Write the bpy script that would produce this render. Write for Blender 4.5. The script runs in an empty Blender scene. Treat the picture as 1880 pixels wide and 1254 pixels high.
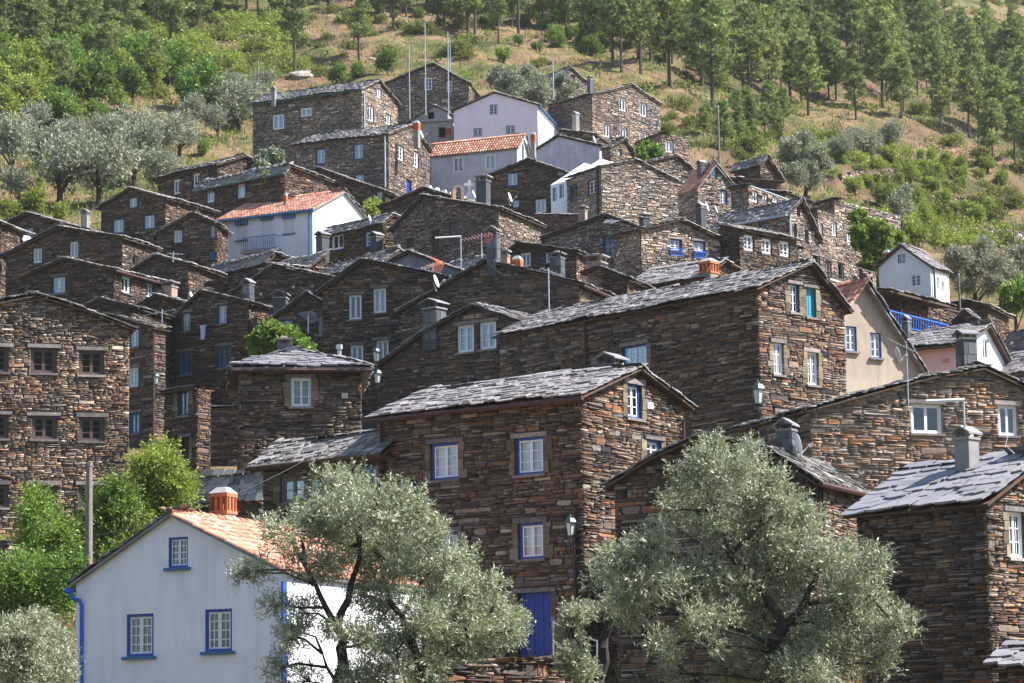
import bpy, math, random
import numpy as np
from mathutils import Vector, Matrix
from mathutils.geometry import delaunay_2d_cdt

random.seed(7); rng = np.random.default_rng(11)
scn = bpy.context.scene
col = scn.collection

# ---------------------------------------------------------------- camera
F_PX, PITCH, ROLL = 5222.0, 0.15, 0.015
Fw = Vector((0, math.cos(PITCH), math.sin(PITCH)))
U0 = Vector((0, -math.sin(PITCH), math.cos(PITCH)))
R0 = Vector((1, 0, 0))
CX = R0*math.cos(ROLL) - U0*math.sin(ROLL)
CY = R0*math.sin(ROLL) + U0*math.cos(ROLL)
cam = bpy.data.cameras.new('camera'); camo = bpy.data.objects.new('camera', cam); col.objects.link(camo)
cam.sensor_width = 36; cam.lens = F_PX/1880*36; cam.clip_start = 1; cam.clip_end = 3000
camo.matrix_world = Matrix(((CX.x, CY.x, -Fw.x, 0), (CX.y, CY.y, -Fw.y, 0), (CX.z, CY.z, -Fw.z, 0), (0, 0, 0, 1)))
scn.camera = camo

# ---------------------------------------------------------------- world + sun
SUN_EL = math.radians(49); SUN_H = Vector((1.0, -0.08, 0)).normalized()
w = bpy.data.worlds.new('World'); scn.world = w; w.use_nodes = True
nt = w.node_tree; sky = nt.nodes.new('ShaderNodeTexSky'); sky.sky_type = 'NISHITA'; sky.sun_disc = False
sky.sun_elevation = SUN_EL; sky.sun_rotation = math.atan2(SUN_H.x, SUN_H.y)
sky.altitude = 700
bg = nt.nodes['Background']; nt.links.new(sky.outputs[0], bg.inputs[0]); bg.inputs[1].default_value = 0.098
sl = bpy.data.lights.new('sun', 'SUN'); sl.energy = 5.0; sl.angle = math.radians(0.53); sl.color = (1, 0.972, 0.935)
so = bpy.data.objects.new('sun', sl); col.objects.link(so)
sd = Vector((SUN_H.x*math.cos(SUN_EL), SUN_H.y*math.cos(SUN_EL), math.sin(SUN_EL)))
so.rotation_euler = sd.to_track_quat('Z', 'Y').to_euler(); so.location = (60, 60, 150)
scn.view_settings.view_transform = 'Standard'; scn.view_settings.look = 'None'
scn.view_settings.exposure = 1.32; scn.view_settings.gamma = 1
HAZE = .00008
scn.cycles.volume_bounces = 0; scn.cycles.max_bounces = 6; scn.cycles.transparent_max_bounces = 8
scn.cycles.diffuse_bounces = 3; scn.cycles.glossy_bounces = 2; scn.cycles.transmission_bounces = 3

# ---------------------------------------------------------------- geometry maths
def ray(px, py):
    return Fw + CX*((px-940)/F_PX) + CY*((627-py)/F_PX)
def at(px, py, D):
    r = ray(px, py); return r*(D/r.y)
def proj(P):
    d = P.dot(Fw); return (940 + F_PX*P.dot(CX)/d, 627 - F_PX*P.dot(CY)/d)
def on_plane(px, py, P, n):
    r = ray(px, py); return r*(P.dot(n)/r.dot(n))
PR = [(-300, 120), (-150, 45), (-70, 2), (-25, -10), (0, -9), (45, -5), (60, -2.4), (78, 2.0), (110, 10.4), (140, 18.6), (180, 31.6), (227, 48), (280, 69), (340, 93), (500, 163), (900, 380)]
PRx = np.array([p[0] for p in PR]); PRz = np.array([p[1] for p in PR])
def gz(x, y):
    x = np.asarray(x, float); y = np.asarray(y, float)
    ye = y - 0.85*np.maximum(0, x-16)*np.clip((y-120)/80, 0, 1) + 0.25*np.maximum(0, -x-25)*np.clip((y-150)/80, 0, 1)
    z = np.interp(ye, PRx, PRz)
    amp = np.clip((y-160)/100, 0, 1)
    z = z + amp*(0.9*np.sin(x*0.11+y*0.05)+0.6*np.sin(x*0.31-y*0.23+1)+0.35*np.sin(x*0.7+y*0.55+2))
    wt = np.clip((x-15)/8, 0, 1)*np.clip((y-172)/10, 0, 1)*np.clip((262-y)/15, 0, 1)
    h = 2.6; q = z/h; f = q-np.floor(q); f = np.clip((f-.72)/.28, 0, 1); z = z*(1-wt) + wt*h*(np.floor(q)+f*f*(3-2*f))
    return z
def ground(px, py):
    r = ray(px, py)
    lo, prev = 55.0, None
    D = 55.0
    while D < 900:
        P = r*(D/r.y)
        if P.z <= float(gz(P.x, P.y)): return P
        D += 1.0 if D < 250 else 2.0
    return r*(900/r.y)

# ---------------------------------------------------------------- object helpers
def link(o, parent=None):
    col.objects.link(o)
    if parent is not None: o.parent = parent
    return o
def tag(o, label=None, cat=None, group=None, kind=None):
    if label: o['label'] = label
    if cat: o['category'] = cat
    if group: o['group'] = group
    if kind: o['kind'] = kind
    return o
def thing(name, loc, label, cat, group=None):
    o = bpy.data.objects.new(name, None); o.empty_display_size = 0.3; link(o); o.location = loc
    return tag(o, label, cat, group)
def mesh(name, V, F, mat, smooth=False, attr=None):
    me = bpy.data.meshes.new(name)
    V = np.asarray(V, dtype=np.float32).reshape(-1, 3)
    if isinstance(F, np.ndarray):
        m, k = F.shape
        me.vertices.add(len(V)); me.vertices.foreach_set('co', V.ravel())
        me.loops.add(m*k); me.loops.foreach_set('vertex_index', F.astype(np.int32).ravel())
        me.polygons.add(m); me.polygons.foreach_set('loop_start', np.arange(0, m*k, k, dtype=np.int32))
        me.polygons.foreach_set('loop_total', np.full(m, k, dtype=np.int32))
        me.update(calc_edges=True)
    else:
        me.from_pydata([tuple(map(float, v)) for v in V], [], F); me.update()
    for x in (mat if isinstance(mat, (list, tuple)) else [mat]): me.materials.append(x)
    if smooth: me.polygons.foreach_set('use_smooth', [True]*len(me.polygons))
    if attr is not None:
        at_ = me.attributes.new('rnd', 'FLOAT', 'FACE'); at_.data.foreach_set('value', np.asarray(attr, dtype=np.float32))
    return me
def obj(name, me, parent=None):
    return link(bpy.data.objects.new(name, me), parent)

class MB:
    """collects shapes of ONE part"""
    def __init__(s): s.v = []; s.f = []
    def quadbox(s, M, x0, x1, y0, y1, z0, z1, top=None):
        b = len(s.v)
        for (x, y, z) in ((x0,y0,z0),(x1,y0,z0),(x1,y1,z0),(x0,y1,z0),(x0,y0,z1),(x1,y0,z1),(x1,y1,z1),(x0,y1,z1)):
            if top and z == z1: x = (x-(x0+x1)/2)*top+(x0+x1)/2; y = (y-(y0+y1)/2)*top+(y0+y1)/2
            s.v.append(M @ Vector((x, y, z)))
        s.f += [(b,b+3,b+2,b+1),(b+4,b+5,b+6,b+7),(b,b+1,b+5,b+4),(b+1,b+2,b+6,b+5),(b+2,b+3,b+7,b+6),(b+3,b,b+4,b+7)]
        return s
    def tube(s, pts, rad, k=6, cap=True):
        pts = [Vector(p) for p in pts]; n = len(pts)
        rads = rad if isinstance(rad, (list, tuple)) else [rad]*n
        b = len(s.v); up = Vector((0.13, 0.21, 1)).normalized()
        for i, p in enumerate(pts):
            d = (pts[min(i+1, n-1)] - pts[max(i-1, 0)]).normalized()
            a = d.cross(up)
            if a.length < 1e-3: a = d.cross(Vector((1, 0, 0)))
            a.normalize(); c = d.cross(a)
            for j in range(k):
                th = 2*math.pi*j/k; s.v.append(p + (a*math.cos(th)+c*math.sin(th))*rads[i])
        for i in range(n-1):
            for j in range(k):
                s.f.append((b+i*k+j, b+i*k+(j+1) % k, b+(i+1)*k+(j+1) % k, b+(i+1)*k+j))
        if cap: s.f.append(tuple(b+j for j in range(k))[::-1]); s.f.append(tuple(b+(n-1)*k+j for j in range(k)))
        return s
    def poly(s, pts):
        b = len(s.v); s.v += [Vector(p) for p in pts]; s.f.append(tuple(range(b, b+len(pts)))); return s
    def lathe(s, M, prof, k=10):
        b = len(s.v)
        for (r, z) in prof:
            for j in range(k):
                th = 2*math.pi*(j+.5)/k; s.v.append(M @ Vector((r*math.cos(th), r*math.sin(th), z)))
        for i in range(len(prof)-1):
            for j in range(k): s.f.append((b+i*k+j, b+i*k+(j+1) % k, b+(i+1)*k+(j+1) % k, b+(i+1)*k+j))
        return s
    def build(s, name, mat, parent=None, org=None, smooth=False):
        o = org if org is not None else Vector((0, 0, 0))
        return obj(name, mesh(name, [tuple(Vector(v)-o) for v in s.v], s.f, mat, smooth), parent)

# ---------------------------------------------------------------- materials
def newmat(name):
    m = bpy.data.materials.new(name); m.use_nodes = True
    return m, m.node_tree.nodes, m.node_tree.links, m.node_tree.nodes['Principled BSDF']
def ramp(N, L, fac, stops, const=False):
    r = N.new('ShaderNodeValToRGB'); e = r.color_ramp.elements
    if const: r.color_ramp.interpolation = 'CONSTANT'
    e[0].position = stops[0][0]; e[0].color = (*stops[0][1], 1)
    e[1].position = stops[-1][0]; e[1].color = (*stops[-1][1], 1)
    for p, c in stops[1:-1]:
        x = e.new(p); x.color = (*c, 1)
    L.new(fac, r.inputs[0]); return r.outputs[0]
def noise(N, L, scale, detail=4, rough=.6, vec=None, dist=0):
    n = N.new('ShaderNodeTexNoise'); n.inputs['Scale'].default_value = scale; n.inputs['Detail'].default_value = detail
    n.inputs['Roughness'].default_value = rough; n.inputs['Distortion'].default_value = dist
    if vec is None:
        g = N.new('ShaderNodeNewGeometry'); vec = g.outputs['Position']
    L.new(vec, n.inputs['Vector']); return n.outputs['Fac']
def mixc(N, L, fac, a, b, mode='MIX'):
    m = N.new('ShaderNodeMix'); m.data_type = 'RGBA'; m.blend_type = mode
    if isinstance(fac, float): m.inputs[0].default_value = fac
    else: L.new(fac, m.inputs[0])
    for i, x in ((6, a), (7, b)):
        if isinstance(x, tuple): m.inputs[i].default_value = (*x, 1)
        else: L.new(x, m.inputs[i])
    return m.outputs[2]
def maprange(N, L, v, a, b, c, d):
    m = N.new('ShaderNodeMapRange'); m.inputs[1].default_value = a; m.inputs[2].default_value = b
    m.inputs[3].default_value = c; m.inputs[4].default_value = d; L.new(v, m.inputs[0]); return m.outputs[0]
def bump(N, L, h, B, strength=.5, dist=.02):
    b = N.new('ShaderNodeBump'); b.inputs['Strength'].default_value = strength; b.inputs['Distance'].default_value = dist
    L.new(h, b.inputs['Height']); L.new(b.outputs[0], B.inputs['Normal'])
def piece_rand(N, L):
    a = N.new('ShaderNodeAttribute'); a.attribute_name = 'rnd'; o = N.new('ShaderNodeObjectInfo')
    s = N.new('ShaderNodeMath'); s.operation = 'ADD'; L.new(a.outputs['Fac'], s.inputs[0]); L.new(o.outputs['Random'], s.inputs[1])
    f = N.new('ShaderNodeMath'); f.operation = 'FRACT'; L.new(s.outputs[0], f.inputs[0]); return f.outputs[0]
def remix(N, L, f, k):
    m = N.new('ShaderNodeMath'); m.operation = 'MULTIPLY'; m.inputs[1].default_value = k; L.new(f, m.inputs[0])
    g = N.new('ShaderNodeMath'); g.operation = 'FRACT'; L.new(m.outputs[0], g.inputs[0]); return g.outputs[0]

def stone_mat(name, stops, gain=1.0, lichen=.25, lcol=(.34, .33, .30)):
    m, N, L, B = newmat(name)
    stops = [(p, tuple(min(1, x*gain) for x in c)) for p, c in stops]
    f = piece_rand(N, L)
    c = ramp(N, L, f, stops)
    n1 = noise(N, L, 7, 5, .7)
    c = mixc(N, L, .75, c, ramp(N, L, n1, [(.25, (.38, .38, .40)), (.5, (1, .98, .95)), (.75, (1.9, 1.7, 1.45))]), 'MULTIPLY')
    n3 = noise(N, L, .35, 3, .6)
    c = mixc(N, L, .7, c, ramp(N, L, n3, [(.3, (.6, .6, .66)), (.55, (1.05, 1, .96)), (.8, (1.35, 1.22, 1.05))]), 'MULTIPLY')
    n6 = noise(N, L, .075, 1, .5)
    c = mixc(N, L, .85, c, ramp(N, L, n6, [(.30, (1.12, 1.0, .9)), (.45, (.85, .82, .82)), (.55, (1.2, 1.15, 1.1)), (.70, (.92, .98, 1.08))]), 'MULTIPLY')
    n2 = noise(N, L, 2.3, 6, .75)
    c = mixc(N, L, maprange(N, L, n2, .58, .72, 0, lichen), c, lcol)
    L.new(c, B.inputs['Base Color']); B.inputs['Roughness'].default_value = .85
    B.inputs['Specular IOR Level'].default_value = .25
    bump(N, L, noise(N, L, 26, 4, .7), B, .7, .02)
    return m
rust = [(0, (0.030, 0.027, 0.031)), (.13, (0.074, 0.064, 0.065)), (.28, (0.120, 0.093, 0.077)), (.42, (0.189, 0.126, 0.088)), (.52, (0.251, 0.129, 0.068)),
        (.60, (0.148, 0.101, 0.079)), (.72, (0.159, 0.150, 0.152)), (.84, (0.297, 0.234, 0.170)), (.93, (0.244, 0.210, 0.183)), (1, (0.428, 0.369, 0.305))]
brown = [(0, (0.028, 0.025, 0.027)), (.2, (0.069, 0.056, 0.053)), (.4, (0.112, 0.085, 0.071)), (.55, (0.159, 0.111, 0.078)), (.66, (0.191, 0.112, 0.068)),
         (.78, (0.109, 0.100, 0.103)), (.9, (0.205, 0.165, 0.130)), (1, (0.324, 0.280, 0.236))]
grey = [(0, (0.050, 0.047, 0.048)), (.2, (0.104, 0.094, 0.090)), (.4, (0.158, 0.137, 0.125)), (.58, (0.206, 0.165, 0.134)), (.68, (0.242, 0.161, 0.106)),
        (.8, (0.189, 0.180, 0.178)), (.9, (0.296, 0.265, 0.233)), (1, (0.435, 0.399, 0.359))]
M = {}
M['rust'] = stone_mat('rust_schist', rust, .96, .3)
M['brown'] = stone_mat('brown_schist', brown, 1.15, .25)
M['grey'] = stone_mat('grey_schist', grey, 1.65, .4)
M['tan'] = stone_mat('tan_schist', brown, 2.15, .3)
M['pale'] = stone_mat('pale_schist', grey, 2.1, .5, (.5, .48, .45))
M['greyrust'] = stone_mat('rust_and_grey_schist', [(0, (.05, .045, .045)), (.2, (.11, .09, .085)), (.4, (.19, .145, .12)), (.55, (.25, .16, .11)), (.68, (.30, .165, .085)), (.8, (.20, .185, .18)), (1, (.40, .34, .30))], 1.25, .35, (.42, .38, .37))
M['ochrestone_'] = stone_mat('dressed_ochre_jamb_stone', [(0, (.10, .085, .06)), (.4, (.17, .14, .085)), (.7, (.20, .17, .13)), (1, (.28, .24, .19))], 1.0, .2)
M['lintel_'] = stone_mat('rough_lilac_schist_lintel', [(0, (.14, .125, .13)), (.5, (.20, .18, .185)), (1, (.30, .275, .28))], 1.0, .2)
M['brick'] = stone_mat('reddish_masonry', [(0, (.12, .07, .06)), (.4, (.22, .12, .09)), (.7, (.28, .17, .13)), (1, (.36, .27, .22))], 1.0, .2)
def plain(name, c, rough=.8, var=.25, sc=3, spec=.3, b=0.0, metal=0, streak=False):
    m, N, L, B = newmat(name)
    n1 = noise(N, L, sc, 5, .65)
    cc = mixc(N, L, 1.0, c, ramp(N, L, n1, [(.3, (1-var,)*3), (.7, (1+var*.6,)*3)]), 'MULTIPLY')
    if streak:
        mp = N.new('ShaderNodeMapping'); g = N.new('ShaderNodeNewGeometry'); L.new(g.outputs['Position'], mp.inputs[0])
        mp.inputs['Scale'].default_value = (2.2, 2.2, .18)
        n2 = noise(N, L, 1.6, 6, .7, mp.outputs[0])
        cc = mixc(N, L, maprange(N, L, n2, .48, .75, 0, .55*float(streak)), cc, tuple(x*.45 for x in c))
        n4 = noise(N, L, .9, 5, .7)
        cc = mixc(N, L, maprange(N, L, n4, .55, .72, 0, .35*float(streak)), cc, tuple(x*.62 for x in c))
    L.new(cc, B.inputs['Base Color']); B.inputs['Roughness'].default_value = rough
    B.inputs['Specular IOR Level'].default_value = spec; B.inputs['Metallic'].default_value = metal
    if b: bump(N, L, noise(N, L, 30, 4, .7), B, b, .01)
    return m
M['mortar'] = plain('dark_earth_mortar', (.105, .085, .072), .95, .4, 6, .1, .5)
M['palemortar'] = plain('pale_lime_mortar', (.30, .26, .24), .95, .3, 6, .1, .5)
M['greymortar'] = plain('grey_mortar', (.11, .10, .095), .95, .4, 6, .1, .5)
M['white'] = plain('white_limewash', (.84, .83, .88), .9, .06, 1.5, .2, .15, streak=.5)
M['whitemark'] = plain('weathered_white_render', (.79, .785, .83), .9, .08, 1.1, .2, .15, streak=.45)
M['pink'] = plain('pale_pink_render', (.88, .72, .79), .9, .08, 1.5, .2, .15)
M['salmon'] = plain('salmon_pink_render', (.85, .50, .47), .9, .08, 1.5, .2, .15)
M['greyplaster'] = plain('stained_grey_render', (.56, .53, .59), .95, .2, 1.5, .2, .4, streak=True)
M['blueplaster'] = plain('bluish_stained_render', (.20, .21, .25), .95, .3, 1.5, .2, .4, streak=True)
M['beige'] = plain('beige_render', (.44, .36, .29), .95, .18, .8, .2, .4, streak=True)
M['cement'] = plain('cement', (.27, .26, .26), .9, .25, 2, .2, .3, streak=True)
M['wood'] = plain('weathered_wood', (.10, .065, .045), .85, .35, 9, .2, .3)
M['oldwood'] = plain('grey_old_wood', (.20, .17, .155), .85, .35, 9, .2, .3)
M['redpaint'] = plain('dark_red_metal', (.075, .030, .028), .55, .25, 5, .4)
M['greenpaint'] = plain('green_metal', (.05, .11, .09), .5, .2, 5, .4)
M['blue'] = plain('cobalt_blue_paint', (.012, .075, .36), .45, .15, 8, .4)
M['deepblue'] = plain('saturated_blue_door_paint', (.004, .036, .28), .5, .15, 8, .4)
M['bluepipe'] = plain('bright_blue_pipe_paint', (.02, .13, .60), .4, .12, 8, .5)
M['tealblue'] = plain('faded_blue_paint', (.045, .15, .30), .55, .2, 8, .4)
M['turq'] = plain('turquoise_paint', (.03, .30, .42), .5, .15, 8, .4)
M['darkblue'] = plain('dark_slate_blue_paint', (.06, .10, .16), .55, .15, 8, .4)
M['wpaint'] = plain('white_window_paint', (.80, .80, .82), .45, .06, 8, .4)
M['brownpaint'] = plain('brown_window_paint', (.13, .085, .09), .6, .2, 8, .3)
M['lintel0'] = plain('lilac_grey_schist_slab', (.22, .20, .205), .85, .25, 4, .25, .6)
M['ochrestone0'] = plain('ochre_jamb_stone', (.15, .12, .075), .85, .3, 4, .25, .6)
M['lintel'] = M['lintel_']; M['ochrestone'] = M['ochrestone_']
M['metal'] = plain('galvanised_metal', (.45, .46, .48), .4, .15, 8, .5, 0, .7)
M['whitemetal'] = plain('white_dish_enamel', (.78, .78, .78), .4, .05, 8, .5)
M['orange'] = plain('orange_plastic', (.75, .18, .04), .5, .1, 8, .5)
M['red'] = plain('red_plastic', (.42, .09, .07), .5, .1, 8, .5)
M['lampmetal'] = plain('dark_green_cast_iron', (.035, .075, .07), .45, .2, 8, .5)
M['black'] = plain('black_metal_and_room_dark', (.02, .02, .022), .5, .2, 8, .4)  # metal parts, and the painted darkness behind window panes
M['curtain'] = plain('white_curtain', (.82, .82, .84), .9, .12, 5, .1)
M['greycurtain'] = plain('dim_curtain', (.22, .22, .24), .9, .2, 5, .1)
M['rollshut'] = plain('white_roller_shutter', (.70, .69, .70), .6, .05, 4, .3)
M['laundry'] = plain('white_laundry_cloth', (.62, .62, .80), .9, .05, 4, .1)
M['terracotta'] = plain('terracotta_chimney', (.52, .17, .075), .85, .25, 9, .2, .3)
M['concrete'] = plain('pale_concrete', (.42, .39, .38), .9, .2, 3, .2, .3, streak=True)
M['bark'] = plain('dark_bark', (.060, .048, .042), .95, .4, 12, .1, .8)
M['pinebark'] = plain('grey_pine_bark', (.095, .075, .068), .95, .35, 6, .1, .8)
M['pole'] = plain('weathered_pole_wood', (.24, .205, .18), .9, .3, 10, .1, .5)
M['plaque'] = plain('cream_plaque', (.55, .53, .42), .6, .1, 8, .3)
M['rock'] = plain('pale_rock', (.38, .33, .29), .95, .35, 2, .1, .8)
def glass_mat():
    m, N, L, B = newmat('window_glass'); out = N['Material Output']; N.remove(B)
    t = N.new('ShaderNodeBsdfTransparent'); t.inputs[0].default_value = (.88, .92, .94, 1)
    g = N.new('ShaderNodeBsdfGlossy'); g.inputs['Roughness'].default_value = .06; g.inputs['Color'].default_value = (.9, .95, 1, 1)
    fr = N.new('ShaderNodeFresnel'); fr.inputs[0].default_value = 1.36
    mm = N.new('ShaderNodeMath'); mm.operation = 'ADD'; mm.inputs[1].default_value = .01; L.new(fr.outputs[0], mm.inputs[0])
    x = N.new('ShaderNodeMixShader'); L.new(mm.outputs[0], x.inputs[0]); L.new(t.outputs[0], x.inputs[1]); L.new(g.outputs[0], x.inputs[2])
    L.new(x.outputs[0], out.inputs[0]); return m
M['glass'] = glass_mat()
M['lampglass'] = plain('milky_lamp_glass', (.62, .62, .60), .25, .05, 4, .5)
def slate_mat(name, stops, lich=.35):
    m, N, L, B = newmat(name); f = piece_rand(N, L)
    c = ramp(N, L, f, stops)
    n1 = noise(N, L, 5, 5, .7)
    c = mixc(N, L, .7, c, ramp(N, L, n1, [(.25, (.62, .62, .64)), (.5, (.95, .95, .95)), (.75, (1.18, 1.16, 1.15))]), 'MULTIPLY')
    n2 = noise(N, L, 1.7, 6, .75)
    c = mixc(N, L, maprange(N, L, n2, .55, .7, 0, lich), c, (.33, .31, .25))
    n5 = noise(N, L, 3.1, 5, .7, dist=.6)
    c = mixc(N, L, maprange(N, L, n5, .60, .74, 0, .32), c, (.075, .068, .055))
    L.new(c, B.inputs['Base Color']); B.inputs['Roughness'].default_value = .62; B.inputs['Specular IOR Level'].default_value = .4
    bump(N, L, noise(N, L, 14, 4, .7), B, .45, .02); return m
M['slate'] = slate_mat('schist_roof_slab', [(0, (.15, .135, .135)), (.3, (.225, .205, .21)), (.55, (.27, .25, .25)), (.75, (.23, .205, .19)), (1, (.35, .325, .32))])
M['slatedark'] = slate_mat('weathered_dark_roof_slab', [(0, (.10, .092, .09)), (.35, (.18, .165, .155)), (.6, (.24, .215, .195)), (1, (.36, .335, .315))], .25)
M['slateclean'] = slate_mat('smooth_lilac_roof_slab', [(0, (.19, .185, .20)), (.5, (.235, .225, .24)), (1, (.28, .27, .285))], .1)
M['slateclad'] = slate_mat('dark_slate_cladding', [(0, (.045, .05, .06)), (.5, (.085, .09, .105)), (1, (.15, .155, .17))], .1)
M['tileclay'] = None
def clay():
    m, N, L, B = newmat('clay_roof_tile'); f = piece_rand(N, L)
    c = ramp(N, L, f, [(0, (.36, .14, .085)), (.35, (.50, .22, .14)), (.7, (.60, .31, .21)), (1, (.68, .45, .34))])
    n1 = noise(N, L, 4, 5, .7)
    c = mixc(N, L, .6, c, ramp(N, L, n1, [(.28, (.55, .52, .5)), (.6, (1.1, 1.1, 1.1))]), 'MULTIPLY')
    L.new(c, B.inputs['Base Color']); B.inputs['Roughness'].default_value = .8; return m
M['tileclay'] = clay()

# ---------------------------------------------------------------- many pieces: biggest as objects, the rest joined
def unit_box(j, seed, inset=.0):
    r = random.Random(seed); q = lambda s: (r.random()-.5)*s
    i = inset
    # x 0..1 right, y 0 = front .. 1 back, z 0..1 up ; no back face
    v = [(0, 1, 0), (1, 1, 0), (1, 1, 1), (0, 1, 1),
         (i+abs(q(j)), q(.5), i+abs(q(j))*1.4), (1-i-abs(q(j)), q(.5), i+abs(q(j))*1.4), (1-i-abs(q(j)), q(.5), 1-i-abs(q(j))*1.4), (i+abs(q(j)), q(.5), 1-i-abs(q(j))*1.4)]
    f = [(4, 5, 6, 7), (7, 6, 2, 3), (0, 1, 5, 4), (0, 4, 7, 3), (5, 1, 2, 6)]
    return np.array(v, float), np.array(f)
STONE_U = [unit_box(.24, i, .01) for i in range(14)]
def unit_thin(seed):
    v, f = unit_box(.24, seed, .01); return v, f[[0, 1, 2]]
THIN_U = [unit_thin(i+77) for i in range(12)]
def unit_rubble(seed):
    r = random.Random(seed); u = r.uniform
    P = [(u(0, .02), u(.3, .65)), (u(.02, .13), u(0, .08)), (u(.84, .98), u(0, .10)), (1-u(0, .02), u(.35, .65)), (u(.84, .98), 1-u(0, .10)), (u(.02, .16), 1-u(0, .10))]
    v = [(x, u(-.35, .35), z) for x, z in P] + [((x-.5)*1.02+.5, 1, (z-.5)*1.04+.5) for x, z in P]
    return np.array(v, float), [tuple(range(6))] + [((i+1) % 6, i, i+6, (i+1) % 6+6) for i in range(6)]
RUBBLE_U = [unit_rubble(i+200) for i in range(18)]
def unit_slab(seed):
    r = random.Random(seed); q = lambda: r.random()
    # x 0..1 along eave, y 0 (lower) ..1 up slope, z 0..1 thickness ; irregular 6-gon top
    P = [(.0+.06*q(), .02+.16*q()), (.3+.25*q(), -.06*q()), (1-.06*q(), .02+.16*q()), (1-.03*q(), 1), (.03*q(), 1)]
    v = [(x, y, 1.0) for x, y in P] + [(x, y, 0.0) for x, y in P]
    n = 5; f = [tuple(range(n))]
    return np.array(v, float), f + [(i+n, (i+1) % n+n, (i+1) % n, i) for i in range(n) if i != 3]
def tri_faces(f):
    out = []
    for p in f:
        for i in range(1, len(p)-1): out.append((p[0], p[i], p[i+1]))
    return np.array(out)
SLAB_U = []
for i in range(12):
    v, f = unit_slab(i+50); SLAB_U.append((v, f))
def unit_roman():
    v, f = [], []
    k = 5
    for (y, s, zz) in ((0, 1.0, .16), (1, .82, 0)):
        for i in range(k+1):
            th = math.pi*i/k; v.append((.5-.5*s*math.cos(th), y, zz+s*math.sin(th)))
    for i in range(k): f.append((i, i+1, i+k+2, i+k+1))
    b = len(v)
    for i in range(k+1):
        th = math.pi*i/k; v.append((.5-.36*math.cos(th), 0, .1+.72*math.sin(th)))
    for i in range(k): f.append((i+1, i, b+i, b+i+1))
    return np.array(v, float), f
ROMAN_U = [unit_roman()]
_ucache = {}
def pieces(name, units, mats44, sizes, mat, parent, org, nobj, joined_name):
    """mats44: (n,4,4) world matrices of unit pieces"""
    n = len(mats44)
    if n == 0: return
    A = np.array(mats44); A[:, :3, 3] -= np.array(org)
    order = np.argsort(-np.array(sizes)); sel = order[:nobj]; rest = order[nobj:]
    if n <= nobj: rest = order[:0]
    key = (name, mat.name, id(units))
    if key not in _ucache:
        _ucache[key] = [mesh(name, u[0], [tuple(map(int, t)) for t in u[1]], mat) for u in units]
    ms = _ucache[key]
    for i in sel:
        o = bpy.data.objects.new(name, ms[int(i) % len(ms)]); col.objects.link(o); o.parent = parent
        o.matrix_basis = Matrix(A[i].tolist())
    if len(rest):
        VV, FF, RR, off = [], [], [], 0
        for k, u in enumerate(units):
            idx = rest[rest % len(units) == k]
            if not len(idx): continue
            uv = np.c_[u[0], np.ones(len(u[0]))]
            V = np.einsum('nij,kj->nki', A[idx][:, :3, :], uv)
            quads = all(len(p) == 4 for p in u[1])
            F = tri_faces(u[1])
            Fn = (F[None] + (np.arange(len(idx))*len(uv))[:, None, None] + off).reshape(-1, 3)
            VV.append(V.reshape(-1, 3)); FF.append(Fn); RR.append(np.repeat(rng.random(len(idx)), len(F)))
            off += len(idx)*len(uv)
        me = mesh(joined_name, np.concatenate(VV), np.concatenate(FF), mat, attr=np.concatenate(RR))
        o = obj(joined_name, me, parent); o['kind'] = 'stuff'
# ---------------------------------------------------------------- house builder
NEAR_STONE, NEAR_SLAB = 118, 142
def rect_sub(r, h):
    x0, x1, z0, z1 = r; a0, a1, b0, b1 = h
    if x1 <= a0 or x0 >= a1 or z1 <= b0 or z0 >= b1: return [r]
    out = []
    if x0 < a0: out.append((x0, a0, z0, z1))
    if x1 > a1: out.append((a1, x1, z0, z1))
    m0, m1 = max(x0, a0), min(x1, a1)
    if z0 < b0: out.append((m0, m1, z0, b0))
    if z1 > b1: out.append((m0, m1, b1, z1))
    return out
def stone_layout(u0, u1, z0, z1, ztop, holes, s):
    R = []; z = z0
    while z < z1:
        hb = random.uniform(.15, .28)*s; x = u0 - random.uniform(0, .3)
        while x < u1:
            wb = random.uniform(.4, 1.25)*s; k = random.choice((1, 2, 2, 3, 3, 4, 4))
            hs = [random.uniform(.6, 1.5) for _ in range(k)]; t = sum(hs); zz = z
            for h in hs:
                h = h/t*hb; xx = x; m = random.choice((1, 1, 2, 2, 3)) if h > .07*s else random.choice((1, 1, 2))
                ws = [random.uniform(.6, 1.6) for _ in range(m)]; tw = sum(ws)
                for w_ in ws:
                    w_ = w_/tw*wb
                    R.append((max(xx, u0), min(xx+w_, u1), zz, zz+h)); xx += w_
                zz += h
            x += wb
        z += hb
    out = []
    for r in R:
        if r[1]-r[0] < .03: continue
        lim = min(ztop(r[0]), ztop(r[1]))
        if r[2] >= lim-.01: continue
        q = [(r[0], r[1], r[2], min(r[3], lim))]
        for h in holes:
            q = [p for x in q for p in rect_sub(x, h)]
        for p in q:
            if p[1]-p[0] < .035 or p[3]-p[2] < .018: continue
            if p[3]-p[2] > .5*(p[1]-p[0]) and p[3]-p[2] > .09*s and random.random() < .85:
                m_ = p[2]+(p[3]-p[2])*random.uniform(.35, .65); out += [(p[0], p[1], p[2], m_), (p[0], p[1], m_, p[3])]
            else: out.append(p)
    return out

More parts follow.
